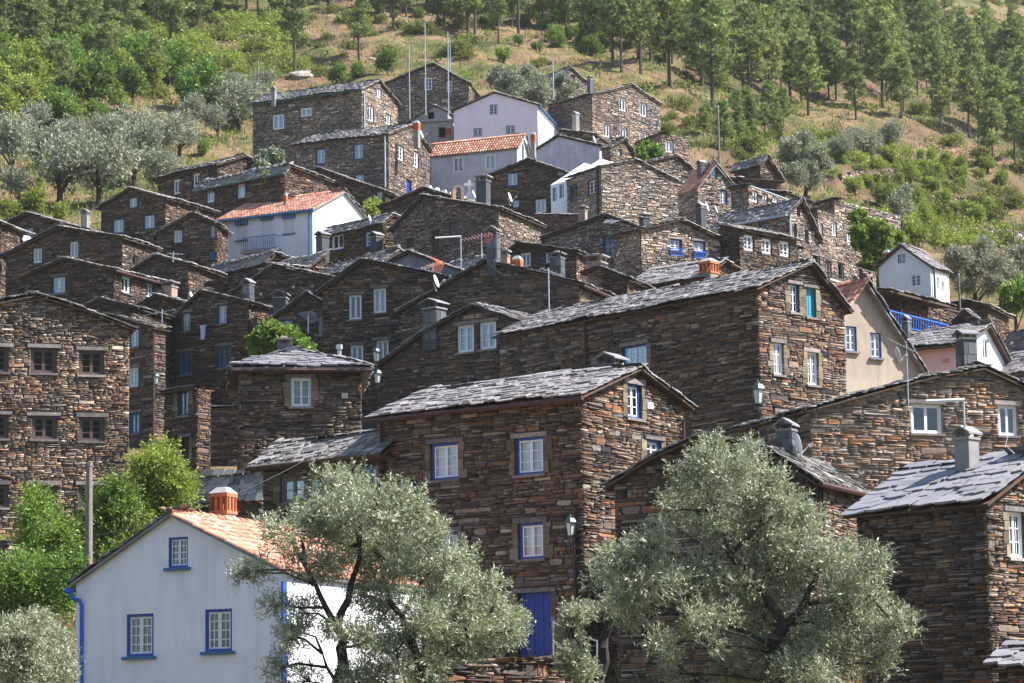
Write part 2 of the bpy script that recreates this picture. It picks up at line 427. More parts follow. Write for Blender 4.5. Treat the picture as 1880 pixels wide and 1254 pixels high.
def plane_pieces(P0, ex, ey, poly, kind, mat, parent, org, nobj, s=1.0, rag=.06):
    """slabs or roman tiles on an inclined plane; poly = list of (x,y) in plane axes"""
    n = ex.cross(ey).normalized()
    if n.z < 0: n = -n
    xs = [p[0] for p in poly]; ys = [p[1] for p in poly]
    def span(y):
        hits = []
        for i in range(len(poly)):
            (ax, ay), (bx, by) = poly[i], poly[(i+1) % len(poly)]
            if (ay <= y < by) or (by <= y < ay): hits.append(ax+(bx-ax)*(y-ay)/(by-ay))
        return (min(hits), max(hits)) if len(hits) >= 2 else None
    A, S = [], []
    ph, ph2 = random.uniform(0, 6), random.uniform(0, 6)
    y = min(ys) + 1e-4; top = max(ys); row = 0
    while y < top-.02:
        if kind == 'slab': ch = random.uniform(.17, .27)*s
        else: ch = .36*s
        sp = span(min(y+.02, top-.01))
        if sp:
            x = sp[0] - (random.uniform(0, .1) if kind == 'slab' else 0)
            while x < sp[1]-.05:
                if kind == 'slab':
                    wd = random.uniform(.26, .70)*s; ln = ch + random.uniform(.10, .2)*s; th = random.uniform(.022, .05)
                    if row == 0 or random.random() < .1: th *= 1.25
                    x1 = min(x+wd, sp[1]+random.uniform(0, rag))
                    if x1-x < .06: break
                    jy = random.uniform(-.05, .04)*s
                    zt = random.uniform(.012, .045)
                    yv = (ey*ln - n*(th+.012)); rot = random.uniform(-.06, .06)
                    exr = (ex + ey*rot)
                    o = P0 + ex*x + ey*(y+jy - (.05 if row == 0 else 0)+.03*math.sin(x*1.9+ph)) + n*(zt+th*.5+.032*(1+math.sin(x*1.05+ph))+.018*(1+math.sin(x*2.6+ph2+y)))
                    ax = exr*(x1-x-.008); az = n*th
                    sz = (x1-x)*ch
                    x = x1
                else:
                    wd = .215*s; x1 = x+wd; ln = ch*1.14
                    yv = ey*ln - n*.012 + ex*random.uniform(-.006, .006); o = P0 + ex*x + ey*(y+random.uniform(-.012, .012)) + n*.01
                    ax = ex*wd*.98; az = n*.085*s; sz = 1+random.random()*.01; x = x1
                A.append([[ax.x, yv.x, az.x, o.x], [ax.y, yv.y, az.y, o.y], [ax.z, yv.z, az.z, o.z], [0, 0, 0, 1]]); S.append(sz)
        y += ch; row += 1
    pieces('slate' if kind == 'slab' else 'roof_tile', SLAB_U if kind == 'slab' else ROMAN_U, A, S, mat, parent, org, nobj, 'slate_covering' if kind == 'slab' else 'tile_covering')

WIN = {  # casing, sash, backing, columns, rows, casing width
 'bw': ('blue', 'wpaint', 'curtain', 2, 3), 'ww': ('wpaint', 'wpaint', 'curtain', 2, 3), 'tw': ('tealblue', 'wpaint', 'curtain', 2, 3),
 'ow': ('ochrestone', 'wpaint', 'curtain', 2, 3), 'dk': ('brownpaint', 'brownpaint', None, 2, 3), 'wd': ('wpaint', 'wpaint', None, 2, 3),
 'bd': ('blue', 'wpaint', None, 2, 4), 'tq': ('turq', 'turq', 'turq', 2, 1), 'db': ('darkblue', 'wpaint', None, 2, 3), 'dbl': ('darkblue', 'darkblue', 'greycurtain', 2, 1),
 'tt': ('tealblue', 'tealblue', 'greycurtain', 2, 1), 'wg': ('wpaint', 'wpaint', 'greycurtain', 2, 1), 'wg1': ('wpaint', 'wpaint', 'curtain', 2, 1),
'wn': ('wpaint', 'wpaint', 'greycurtain', 2, 1), 'wo': ('wpaint', 'wpaint', None, 2, 1),
 'old': ('oldwood', 'oldwood', None, 2, 2), 'op': ('oldwood', None, None, 1, 1),
}
def make_window(Mw, w_, h_, style, root, org, near):
    """Mw: frame at centre of opening; x right, y inward, z up"""
    Mo = Matrix.Translation(-org) @ Mw
    hw, hh = w_/2, h_/2
    if style in ('bdoor', 'wdoor', 'gdoor', 'ddoor'):
        mt = M[{'bdoor': 'deepblue', 'wdoor': 'wood', 'gdoor': 'tealblue', 'ddoor': 'brownpaint'}[style]]
        f = MB().quadbox(Mo, -hw, hw, .10, .14, -hh, hh).build('door', mt, root)
        n = max(3, int(w_/.16)); b = MB()
        for i in range(n):
            x0 = -hw+w_*i/n
            b2 = MB().quadbox(Mo, x0+.006, x0+w_/n-.006, .075+.006*(i % 2), .099, -hh+.02, hh-.02)
            b2.build('plank', mt, f) if near else b.quadbox(Mo, x0+.006, x0+w_/n-.006, .075, .099, -hh+.02, hh-.02)
        if not near: b.build('plank', mt, f)
        MB().quadbox(Mo, hw-.14, hw-.10, .04, .075, -.06, .06).build('handle', M['black'], f)
        return
    if style in ('shut', 'shutd'):
        f = MB().quadbox(Mo, -hw, hw, .06, .10, -hh, hh).build('roller_shutter', M['rollshut'], root)
        b = MB(); n = int(h_/.12)
        for i in range(n): b.quadbox(Mo, -hw+.02, hw-.02, .047, .06, -hh+h_*i/n+.01, -hh+h_*(i+1)/n-.01)
        b.build('shutter_slat', M['rollshut'], f)
        MB().quadbox(Mo, -hw-.06, hw+.06, -.16, .05, hh, hh+.22).build('shutter_box', M['tealblue'], f)
        if style == 'shut': MB().quadbox(Mo, -hw-.06, hw+.06, -.1, .05, -hh-.07, -hh).build('sill', M['tealblue'], f)
        return
    cas, sash, back, nc, nr = WIN[style]
    cw = min(.07, w_*.09) if w_ > .45 else w_*.08
    b = MB()
    for (a0, a1, c0, c1) in ((-hw, -hw+cw, -hh, hh), (hw-cw, hw, -hh, hh), (-hw+cw, hw-cw, hh-cw, hh), (-hw+cw, hw-cw, -hh, -hh+cw)):
        b.quadbox(Mo, a0, a1, .04, .17, c0, c1)
    f = b.build('window', M[cas], root)
    if sash is None: return
    iw, ih = hw-cw-.004, hh-cw-.004; sw = min(.05, iw*.14)
    for c in range(nc):
        x0 = -iw + 2*iw*c/nc + .004; x1 = -iw + 2*iw*(c+1)/nc - .004
        b = MB()
        for (a0, a1, c0, c1) in ((x0, x0+sw, -ih, ih), (x1-sw, x1, -ih, ih), (x0+sw, x1-sw, ih-sw, ih), (x0+sw, x1-sw, -ih, -ih+sw)):
            b.quadbox(Mo, a0, a1, .075, .125, c0, c1)
        for r in range(1, nr):
            zz = -ih + 2*ih*r/nr; b.quadbox(Mo, x0+sw, x1-sw, .085, .115, zz-.013, zz+.013)
        if nc == 2 and style in ('bd', 'db', 'wd', 'ow') and near:
            xm = (x0+x1)/2; b.quadbox(Mo, xm-.010, xm+.010, .087, .113, -ih+sw, ih-sw)
        b.build('sash', M[sash], f)
        if style == 'tq': MB().quadbox(Mo, x0+sw, x1-sw, .09, .11, -ih+sw, ih-sw).build('shutter_panel', M['turq'], f)
        else: MB().quadbox(Mo, x0+sw, x1-sw, .098, .103, -ih+sw, ih-sw).build('pane', M['glass'], f)
    if back and style != 'tq':
        b = MB(); n = 14; pts = []
        for i in range(n+1):
            x = -iw + 2*iw*i/n; pts.append((x, .175+.018*math.sin(i*2.4)))
        for i in range(n):
            b.poly([Mo @ Vector((pts[i][0], pts[i][1], -ih)), Mo @ Vector((pts[i+1][0], pts[i+1][1], -ih)), Mo @ Vector((pts[i+1][0], pts[i+1][1], ih)), Mo @ Vector((pts[i][0], pts[i][1], ih))])
        b.build('curtain', M[back], f)
    # shallow black box behind the glass: the room's darkness is put into its colour
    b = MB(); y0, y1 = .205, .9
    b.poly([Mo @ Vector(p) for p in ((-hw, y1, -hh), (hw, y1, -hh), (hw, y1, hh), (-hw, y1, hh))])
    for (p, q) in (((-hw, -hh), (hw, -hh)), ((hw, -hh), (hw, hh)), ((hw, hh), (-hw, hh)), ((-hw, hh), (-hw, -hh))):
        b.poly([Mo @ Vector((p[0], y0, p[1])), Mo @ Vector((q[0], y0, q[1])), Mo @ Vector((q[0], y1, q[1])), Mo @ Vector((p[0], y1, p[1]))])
    b.build('painted_dark_room', M['black'], f)

HOUSES = {}
def house(key, name, label, D, C, l=6.0, r=6.0, g='B', prof=None, a=None, vb=None, mat='brown', roof='slate', wins=(), mortar='mortar',
          cat='house', group=None, ov=.28, gut=None, pipes=(), s=1.0, lint=True, sill=True, rs=1.0, facemat=None, nstone=None, gapm=1.0):
    s = s*random.uniform(.80, 1.0)*(.9 if D < 118 else 1)
    P = at(C[0], C[1], D)
    if a is None:
        if g == 'B':
            rr = ray(*l); Q = rr*(P.z/rr.z); d = Q-P; aa = math.atan2(d.y, -d.x)
        else:
            rr = ray(*r); Q = rr*(P.z/rr.z); d = Q-P; aa = math.atan2(d.x, d.y)
        print('derived', key, round(math.degrees(aa), 1)); aa = min(max(aa, math.radians(6)), math.radians(84))
    else: aa = math.radians(a)
    dA = Vector((-math.cos(aa), math.sin(aa), 0)); dB = Vector((math.sin(aa), math.cos(aa), 0))
    nA, nB = -dB, -dA
    nA = Vector((-math.sin(aa), -math.cos(aa), 0)); nB = Vector((math.cos(aa), -math.sin(aa), 0))
    def solve(px, d, n, py=None):
        Q = on_plane(px, py if py is not None else C[1], P, n); v = Q-P
        # iterate for vertical lean
        t = v.dot(d)
        return t
    LA = l if isinstance(l, (int, float)) else solve(l[0], dA, nA, l[1] if l[1] else C[1])
    LB = r if isinstance(r, (int, float)) else solve(r[0], dB, nB, r[1] if r[1] else C[1])
    LA = max(LA, .8); LB = max(LB, .8)
    if key in (): print(key, LA, LB)
    # gable profile in (g, z)
    gd, gn, Lg, ed, Le = (dA, nA, LA, dB, LB) if g == 'A' else (dB, nB, LB, dA, LA)
    far = l if g == 'A' else r
    pr = [(0.0, P.z)]
    for q in (prof or []):
        Q = on_plane(q[0], q[1], P, gn); pr.append(((Q-P).dot(gd), Q.z))
    if isinstance(far, (int, float)) or far[1] is None: pr.append((Lg, P.z))
    else:
        Q = on_plane(far[0], far[1], P, gn); pr.append(((Q-P).dot(gd), Q.z))
    pr.sort(key=lambda t: t[0]); Lg = pr[-1][0]
    if g == 'A': LA = Lg
    else: LB = Lg
    for i in range(len(pr)):
        if pr[i][1] - P.z > 6.5: print('WARN tall gable', key, pr)
    cs = [P, P+dA*LA, P+dB*LB, P+dA*LA+dB*LB]
    base = min(float(gz(c.x, c.y)) for c in cs) - .4
    if vb is not None: base = min(base, at(C[0], vb, D).z - .5)
    vbz = at(C[0], vb, D).z - .7 if vb is not None else base
    near = D < 125
    org = Vector((P.x, P.y, base))
    root = thing(name, org, label, cat, group)
    zfun_g = lambda t: float(np.interp(t, [p[0] for p in pr], [p[1] for p in pr]))
    zl, zr_ = pr[0][1], pr[-1][1]
    wm = M[mat]; mm = M[mortar]; stone = mat in ('rust', 'brown', 'grey', 'pale', 'brick', 'greyrust', 'tan')
    info = dict(P=P, dA=dA, dB=dB, nA=nA, nB=nB, LA=LA, LB=LB, root=root, org=org, base=base, D=D, a=aa, g=g, pr=pr)
    HOUSES[key] = info
    holes = {'A': [], 'B': []}
    wlist = []
    for wdef in wins:
        f, cx, cy, ww, wh, st = wdef[:6]
        d, n = (dA, nA) if f == 'A' else (dB, nB)
        q0 = on_plane(cx-ww/2, cy, P, n); q1 = on_plane(cx+ww/2, cy, P, n); qt = on_plane(cx, cy-wh/2, P, n); qb = on_plane(cx, cy+wh/2, P, n)
        t0, t1 = sorted(((q0-P).dot(d), (q1-P).dot(d))); z0, z1 = qb.z, qt.z
        L_ = LA if f == 'A' else LB
        t0 = max(t0, .12); t1 = min(t1, L_-.1)
        if t1-t0 < .15: print('bad window', key, wdef); continue
        wlist.append((f, t0, t1, z0, z1, st)); holes[f].append((t0, t1, z0, z1, st))
    for f in 'AB':
        d, n, L_ = (dA, nA, LA) if f == 'A' else (dB, nB, LB)
        if f == g: prof_ = list(pr)
        else: prof_ = [(0, P.z), (L_, P.z)]
        if f == g: zt = zfun_g
        else: zt = lambda t: P.z
        # CDT wall with real openings
        V = [Vector((0, base)), Vector((L_, base))] + [Vector(p) for p in prof_[::-1]]
        nv = len(V); E = [(i, (i+1) % nv) for i in range(nv)]
        for h in holes[f]:
            b = len(V); V += [Vector((h[0], h[2])), Vector((h[1], h[2])), Vector((h[1], h[3])), Vector((h[0], h[3]))]
            E += [(b, b+1), (b+1, b+2), (b+2, b+3), (b+3, b)]
        vo, _, fo, _, _, _ = delaunay_2d_cdt(V, E, [], 0, 1e-4)
        FF = []
        for t in fo:
            c = (vo[t[0]]+vo[t[1]]+vo[t[2]])/3
            if c.y > zt(c.x): continue
            if any(h[0] < c.x < h[1] and h[2] < c.y < h[3] for h in holes[f]): continue
            FF.append(tuple(t))
        W3 = [P + d*v.x + Vector((0, 0, v.y-P.z)) - org for v in vo]
        for h in holes[f]:
            b = len(W3); cc = [(h[0], h[2]), (h[1], h[2]), (h[1], h[3]), (h[0], h[3])]
            for dep in (0, .22):
                for (t, z) in cc: W3.append(P + d*t + Vector((0, 0, z-P.z)) - n*dep - org)
            for i in range(4): FF.append((b+i, b+(i+1) % 4, b+4+(i+1) % 4, b+4+i))
        fm = wm
        if facemat and f in facemat: fm = M[facemat[f]]
        isst = stone and not (facemat and f in facemat and facemat[f] not in ('rust', 'brown', 'grey', 'pale', 'brick', 'greyrust', 'tan'))
        obj('wall', mesh('wall', [tuple(v) for v in W3], FF, mm if isst else fm), root)
        if isst:
            hh = []
            for h in holes[f]:
                hh.append((h[0]-.01, h[1]+.01, h[2]-(.09 if sill else .0), h[3]+(.17 if lint and D < 150 else .02)))
                if lint and D < 150:
                    hh.append((h[0]-.22, h[1]+.22, h[3]-.0, h[3]+.17))
                if sill and D < 150: hh.append((h[0]-.1, h[1]+.1, h[2]-.09, h[2]))
            zmax = max(p[1] for p in prof_)
            if near:   # put-log holes
                for _ in range(int(L_*(zmax-vbz)/5)):
                    hx, hz = random.uniform(.5, L_-.5), random.uniform(max(base, vbz)+.3, zmax-.6)
                    if not any(q[0]-.35 < hx < q[1]+.2 and q[2]-.25 < hz < q[3]+.25 for q in hh): hh.append((hx, hx+random.uniform(.12, .18), hz, hz+random.uniform(.12, .18)))
                for h in (holes[f] if key not in ('H7', 'H14', 'H10', 'H8') else []):   # dressed jamb stones
                    for sd in (0, 1):
                        zz = h[2]-.0
                        while zz < h[3]-.03:
                            jh = min(random.uniform(.18, .42), h[3]-zz); jw = random.uniform(.16, .34)
                            x0, x1 = (h[0]-.012-jw, h[0]-.012) if sd == 0 else (h[1]+.012, h[1]+.012+jw)
                            x0 = max(x0, 0); x1 = min(x1, L_)
                            if x1-x0 > .08:
                                hh.append((x0, x1, zz, zz+jh)); cc_ = P+d*((x0+x1)/2)+Vector((0, 0, zz+jh/2-P.z)); xr = -d if f == 'A' else d
                                Mj = Matrix(((xr.x, -n.x, 0, cc_.x-org.x), (xr.y, -n.y, 0, cc_.y-org.y), (0, 0, 1, cc_.z-org.z), (0, 0, 0, 1)))
                                if D < 118 and not any(k is not h and k[0]-.01 < x1 and k[1]+.01 > x0 and k[2] < zz+jh and k[3] > zz for k in holes[f]):
                                    MB().quadbox(Mj, -(x1-x0)/2+.006, (x1-x0)/2-.006, -random.uniform(.045, .07), .02, -jh/2+.006, jh/2-.006).build('jamb_stone', M['ochrestone'], root)
                            zz += jh
            R = stone_layout(-.03, L_, max(base, vbz), zmax, zt, hh, s*(1.0 if D < 125 else .76))
            A, S = [], []
            # local x runs right as seen from outside
            for (x0, x1, z0, z1) in R:
                g_ = random.uniform(.004, .014)*gapm*(1 if D < 125 else .6); pd = random.uniform(.03, .056) if random.random() > .12 else random.uniform(.005, .085)
                if f == 'A': ox, ex = x1-g_, -d
                else: ox, ex = x0+g_, d
                wd = x1-x0-2*g_; ht = z1-z0-2*min(g_, .006*gapm)
                if wd < .015 or ht < .01: continue
                o = P + d*ox + Vector((0, 0, z0+min(g_, .006*gapm)-P.z)) + n*pd
                yv = -n*(pd+.02); tw = random.uniform(-.05, .05)
                e2 = ex + Vector((0, 0, tw))
                A.append([[e2.x*wd, yv.x, 0, o.x], [e2.y*wd, yv.y, 0, o.y], [e2.z*wd, 0, ht, o.z], [0, 0, 0, 1]])
                S.append(wd*ht)
            nn = (300 if D < NEAR_STONE else 0) if nstone is None else nstone
            nn = nn//2 if (LA > 2 and LB > 2 and nn) else nn
            pieces('stone', RUBBLE_U if D < 100 else (STONE_U if D < 125 else THIN_U), A, S, fm, root, org, nn, 'masonry')
    # hidden rear walls
    b = MB(); Q = cs[3]
    for (f, d, L_, off) in (('A', dA, LA, dB*LB), ('B', dB, LB, dA*LA)):
        prof_ = pr if f == g else [(0, (zr_ if g != f else P.z)), (L_, zr_)]
        if f != g: prof_ = [(0, zr_), (L_, zr_)]
        b.poly([P+off+Vector((0, 0, base-P.z)), P+off+d*L_+Vector((0, 0, base-P.z))] + [P+off+d*t+Vector((0, 0, z-P.z)) for t, z in prof_[::-1]])
    b.build('rear_wall', mm if stone else wm, root, org)
    # windows
    for (f, t0, t1, z0, z1, st) in wlist:
        d, n = (dA, nA) if f == 'A' else (dB, nB)
        cc = P + d*((t0+t1)/2) + Vector((0, 0, (z0+z1)/2-P.z)); xr = -d if f == 'A' else d
        Mw = Matrix(((xr.x, -n.x, 0, cc.x), (xr.y, -n.y, 0, cc.y), (0, 0, 1, cc.z), (0, 0, 0, 1)))
        w_, h_ = t1-t0, z1-z0
        make_window(Mw, w_, h_, st, root, org, near)
        Mo = Matrix.Translation(-org) @ Mw
        if stone and lint and D < 150:
            MB().quadbox(Mo @ Matrix.Rotation(random.uniform(-.012, .012), 4, 'Y'), -w_/2-random.uniform(.12, .21), w_/2+random.uniform(.12, .21), -random.uniform(.065, .1), .02, h_/2+.004, h_/2+random.uniform(.12, .165)).build('lintel', M['lintel'], root)
        if sill and D < 150 and st not in ('shut', 'shutd', 'bdoor', 'wdoor', 'gdoor'):
            MB().quadbox(Mo, -w_/2-.09, w_/2+.09, -.11, .02, -h_/2-.085, -h_/2-.004).build('sill', M['lintel' if stone else ('tealblue' if 'white' in mat else 'lintel')], root)
    # roof
    if roof in ('slate', 'slatedark', 'slateclean', 'tile'):
        rb = MB(); rmat = M['tileclay'] if roof == 'tile' else M[roof]
        nseg = len(pr)-1
        for i in range(nseg):
            (t0, z0), (t1, z1) = pr[i], pr[i+1]
            up = z1 > z0
            lo, hi = ((t0, z0), (t1, z1)) if up else ((t1, z1), (t0, z0))
            sg = Vector((gd.x*(hi[0]-lo[0]), gd.y*(hi[0]-lo[0]), hi[1]-lo[1])); Ls = sg.length; ey = sg.normalized()
            isend = (lo[0] == pr[0][0]) or (lo[0] == pr[-1][0])
            o2 = ov if isend else 0
            Pl = P + gd*lo[0] + Vector((0, 0, lo[1]-P.z)) - ey*o2
            Lt = Ls+o2
            e = ed
            nrm = e.cross(ey).normalized()
            if nrm.z < 0: nrm = -nrm
            # slab
            th = .06
            A0 = Pl - e*ov*.9; A1 = Pl + e*(Le+ov*.9)
            q = [A0, A1, A1+ey*Lt, A0+ey*Lt]
            bb = len(rb.v)
            rb.v += [p - org for p in q] + [p - nrm*th - org for p in q]
            rb.f += [(bb, bb+1, bb+2, bb+3), (bb+7, bb+6, bb+5, bb+4)] + [(bb+j, bb+4+j, bb+4+(j+1) % 4, bb+(j+1) % 4) for j in range(4)]
            mid = Pl + ey*Lt/2 + e*Le/2
            face = nrm.dot(-mid.normalized())
            if roof == 'tile' or roof.startswith('slate'):
                ww = Le+2*ov*.95
                wv = ww if face > -.10 else min(ww, 1.0)
                kind = 'tile' if roof == 'tile' else 'slab'
                nn = 300//max(1, 2 if False else 1) if D < NEAR_SLAB else 0
                if face <= -.10: nn = min(nn, 20)
                elif nseg > 2: nn = int(nn/ (nseg-1))
                # keep plane handed: pieces need n = ex x ey up
                Po = Pl - e*ov*.95 + nrm*.002; exx = e
                if exx.cross(ey).z < 0: Po = Po + e*wv if face > -.10 else Po + e*wv; exx = -e
                if kind == 'tile' and face <= -.10: kind, rm2 = 'slab', M['slatedark']
                else: rm2 = rmat
                plane_pieces(Po, exx, ey, [(0, 0), (wv, 0), (wv, Lt), (0, Lt)], kind, rm2, root, org, nn, rs)
        ro = obj('roof', mesh('roof', [tuple(v) for v in rb.v], rb.f, M['cement'] if roof == 'tile' else M['wood']), root)
        # ridge caps
        for i in range(1, len(pr)-1):
            if pr[i][1] > pr[i-1][1] and pr[i][1] >= pr[i+1][1]:
                A, S = [], []; x = -ov
                R0_ = P + gd*pr[i][0] + Vector((0, 0, pr[i][1]-P.z))
                while x < Le+ov:
                    wd = random.uniform(.35, .6) if roof != 'tile' else .4
                    if roof == 'tile':
                        o = R0_ + ed*x + Vector((0, 0, .03)) + gd*.13; ax = -gd*.26; yv = ed*wd*1.1; az = Vector((0, 0, .12))
                        if ax.cross(yv).z < 0: ax, o = -ax, o-gd*.26
                    else:
                        o = R0_ + ed*x + Vector((0, 0, .05)) - gd*.22; ax = ed*wd*.97; yv = gd*.42+Vector((0, 0, random.uniform(-.03, .03))); az = Vector((0, 0, random.uniform(.03, .06)))
                        if ax.cross(yv).z < 0: o = o + gd*.44; yv = -gd*.42
                    A.append([[ax.x, yv.x, az.x, o.x], [ax.y, yv.y, az.y, o.y], [ax.z, yv.z, az.z, o.z], [0, 0, 0, 1]]); S.append(1); x += wd
                pieces('ridge_slab' if roof != 'tile' else 'ridge_tile', SLAB_U if roof != 'tile' else ROMAN_U, A, S, rmat, root, org, 60 if D < NEAR_SLAB else 0, 'ridge_covering')
    elif roof == 'flat':
        b = MB(); e0 = .15
        q = [P-dA*e0-dB*e0, P+dA*(LA+e0)-dB*e0, P+dA*(LA+e0)+dB*(LB+e0), P-dA*e0+dB*(LB+e0)]
        bb = 0; b.v += [p+Vector((0, 0, .15))-org for p in q] + [p-org for p in q]
        b.f += [(0, 1, 2, 3), (7, 6, 5, 4)] + [(j, 4+j, 4+(j+1) % 4, (j+1) % 4) for j in range(4)]
        obj('roof', mesh('roof', [tuple(v) for v in b.v], b.f, M['concrete']), root)
    # gutters
    if gut:
        gf, gm = gut
        d, n, L_ = (dA, nA, LA) if gf == 'A' else (dB, nB, LB)
        z = P.z - .16
        gp = [P + d*t + n*(ov+.04) + Vector((0, 0, z-P.z)) for t in (-ov, L_*.5, L_+ov)]
        MB().tube(gp, .075, 7).build('gutter', M[gm], root, org)
    for (pf, px, y0, y1, pm) in pipes:
        d, n = (dA, nA) if pf == 'A' else (dB, nB)
        q0 = on_plane(px, y0, P, n)+n*.13; q1 = on_plane(px, y0, P, n)+n*.13; q1.z = on_plane(px, y1, P, n).z
        MB().tube([q0, q1], .05 if D < 150 else .07, 7).build('downpipe', M[pm], root, org)
    return info

def frame_at(info, p):
    """matrix aligned with the house, x right along A, y inward, z up, at p"""
    xr = -info['dA']; n = info['nA']
    return Matrix(((xr.x, -n.x, 0, p.x), (xr.y, -n.y, 0, p.y), (0, 0, 1, p.z), (0, 0, 0, 1)))
def chimney(key, xc, ytop, ybot, wpx, kind='slate', dD=2.0, sink=.8):
    h = HOUSES[key]; D = h['D']+dD; org = h['org']; root = h['root']
    T = at(xc, ytop, D); Bz = at(xc, ybot, D).z - sink
    ppm = F_PX/D; w_ = wpx/ppm; aa = h['a']; wd = w_/(math.cos(aa)+math.sin(aa)) if kind != 'metal' else w_
    Mo = Matrix.Translation(-org) @ frame_at(h, Vector((T.x, T.y, 0)))
    H = T.z; q = wd/2
    if kind == 'metal':
        c = MB().lathe(Mo, [(q*.6, Bz), (q*.6, H-.15)], 10).build('chimney', M['metal'], root)
        MB().lathe(Mo, [(q, H-.2), (q, H-.02), (0, H)], 10).build('chimney_cap', M['metal'], c); return
    if kind in ('slate', 'grey', 'dark', 'stone'):
        mt = M[{'slate': 'slateclad', 'grey': 'cement', 'dark': 'slateclad', 'stone': 'brick'}[kind]]
        ch = max(.22, wd*.45)
        c = MB().quadbox(Mo, -q, q, -q, q, Bz, H-ch-.1).build('chimney', mt, root)
        if kind in ('slate', 'dark') and D < 150:   # cladding plates with pale joints
            z = Bz+sink*.6; 
            while z < H-ch-.25:
                hz = min(random.uniform(.28, .5), H-ch-.12-z); m1 = random.uniform(-.3, .3)*wd
                for (x0, x1, ax) in ((-q, m1, 0), (m1, q, 0), (-q, -m1, 1), (-m1, q, 1)):
                    if ax == 0: MB().quadbox(Mo, x0+.012, x1-.012, -q-.022, -q, z+.012, z+hz-.012).build('cladding_slab', M['slateclad'], c)
                    else: MB().quadbox(Mo, q, q+.022, x0+.012, x1-.012, z+.012, z+hz-.012).build('cladding_slab', M['slateclad'], c)
                z += hz
        MB().quadbox(Mo, -q*1.15, q*1.15, -q*1.15, q*1.15, H-ch-.1, H-ch-.04).build('chimney_collar', M['slatedark'], c)
        b = MB()
        for sx in (-1, 1):
            for sy in (-1, 1): b.quadbox(Mo, sx*q*.8-q*.16, sx*q*.8+q*.16, sy*q*.8-q*.16, sy*q*.8+q*.16, H-ch-.04, H-.12)
        b.quadbox(Mo, -q*.25, q*.25, -q*.25, q*.25, H-ch-.04, H-.12)
        b.build('vent_pier', mt if kind != 'slate' else M['slateclad'], c)
        if kind in ('slate', 'grey'):   # two leaning slabs
            e = q*1.35
            for sx in (-1, 1):
                bb = MB(); v = [(-sx*.01, -e, H+.05), (-sx*.01, e, H+.05), (sx*e, e, H-.14), (sx*e, -e, H-.14)]
                bb.v = [Mo @ Vector(p) for p in v] + [Mo @ Vector((p[0], p[1], p[2]-.05)) for p in v]
                bb.f = [(0, 1, 2, 3), (7, 6, 5, 4)] + [(j, 4+j, 4+(j+1) % 4, (j+1) % 4) for j in range(4)]
                bb.build('cap_slab', M['slateclean'], c)
        else:
            MB().quadbox(Mo, -q*1.4, q*1.4, -q*1.3, q*1.3, H-.12, H-.05).build('cap_slab', M['slate'], c)
            if kind == 'stone' or kind == 'dark': MB().quadbox(Mo, -q*.6, q*.6, -q*.6, q*.6, H-.05, H+.06, .6).build('cap_stone', M['slate'], c)
        return
    if kind == 'clay':
        hc = min(.75, (H-Bz)*.5)
        c = MB().quadbox(Mo, -q, q, -q, q, Bz, H-hc).build('chimney', M['palemortar'], root)
        b = MB().quadbox(Mo, -q*1.12, q*1.12, -q*1.12, q*1.12, H-hc, H-hc+.09)
        n = 3
        for i in range(n+1):
            t = -q+2*q*i/n
            for (x, y) in ((t, -q), (t, q), (-q, t), (q, t)):
                x = max(-q*.9, min(q*.9, x)); y = max(-q*.9, min(q*.9, y))
                b.quadbox(Mo, x-.04, x+.04, y-.04, y+.04, H-hc+.09, H-.28)
        b.quadbox(Mo, -q*1.12, q*1.12, -q*1.12, q*1.12, H-.28, H-.17)
        b.build('clay_lantern', M['terracotta'], c)
        MB().quadbox(Mo, -q*1.15, q*1.15, -q*1.15, q*1.15, H-.17, H, .45).build('cap', M['concrete'], c)
# ================================================================ terrain
def terrain():
    xs = np.concatenate([np.arange(-260, -70, 8), np.arange(-70, 75, 1.6), np.arange(75, 300, 8)])
    ys = np.concatenate([np.arange(-300, 60, 10), np.arange(60, 420, 1.6), np.arange(420, 560, 10)])
    X, Y = np.meshgrid(xs, ys); Z = gz(X, Y)
    nx, ny = len(xs), len(ys)
    V = np.c_[X.ravel(), Y.ravel(), Z.ravel()]
    i = np.arange(ny-1)[:, None]*nx + np.arange(nx-1)[None]; i = i.ravel()
    F = np.c_[i, i+1, i+nx+1, i+nx]
    m, N, L, B = newmat('dry_grass_hillside')
    g_ = N.new('ShaderNodeNewGeometry'); sx = N.new('ShaderNodeSeparateXYZ'); L.new(g_.outputs['Position'], sx.inputs[0])
    n1 = noise(N, L, .09, 6, .65, dist=.4); n2 = noise(N, L, .8, 6, .75)
    c = ramp(N, L, n1, [(.35, (.07, .085, .030)), (.44, (.12, .125, .045)), (.51, (.22, .16, .085)), (.60, (.21, .135, .095)), (.66, (.27, .20, .11)), (.74, (.10, .105, .04))])
    c = mixc(N, L, .8, c, ramp(N, L, n2, [(.3, (.45, .45, .42)), (.5, (1, 1, 1)), (.7, (1.6, 1.5, 1.35))]), 'MULTIPLY')
    sn = N.new('ShaderNodeSeparateXYZ'); L.new(g_.outputs['Normal'], sn.inputs[0])
    c = mixc(N, L, maprange(N, L, sn.outputs[2], .88, .75, 0, .85), c, (.10, .065, .05))   # bare earth on the steep terrace banks
    c = mixc(N, L, maprange(N, L, sx.outputs[1], -30, 40, 1, 0), c, (.045, .075, .028))   # wooded slope across the valley
    L.new(c, B.inputs['Base Color']); B.inputs['Roughness'].default_value = 1; B.inputs['Specular IOR Level'].default_value = .05
    bump(N, L, noise(N, L, 3, 6, .8), B, 1, .25)
    o = obj('ground', mesh('ground', V, F, m, smooth=True)); o['kind'] = 'structure'
terrain()

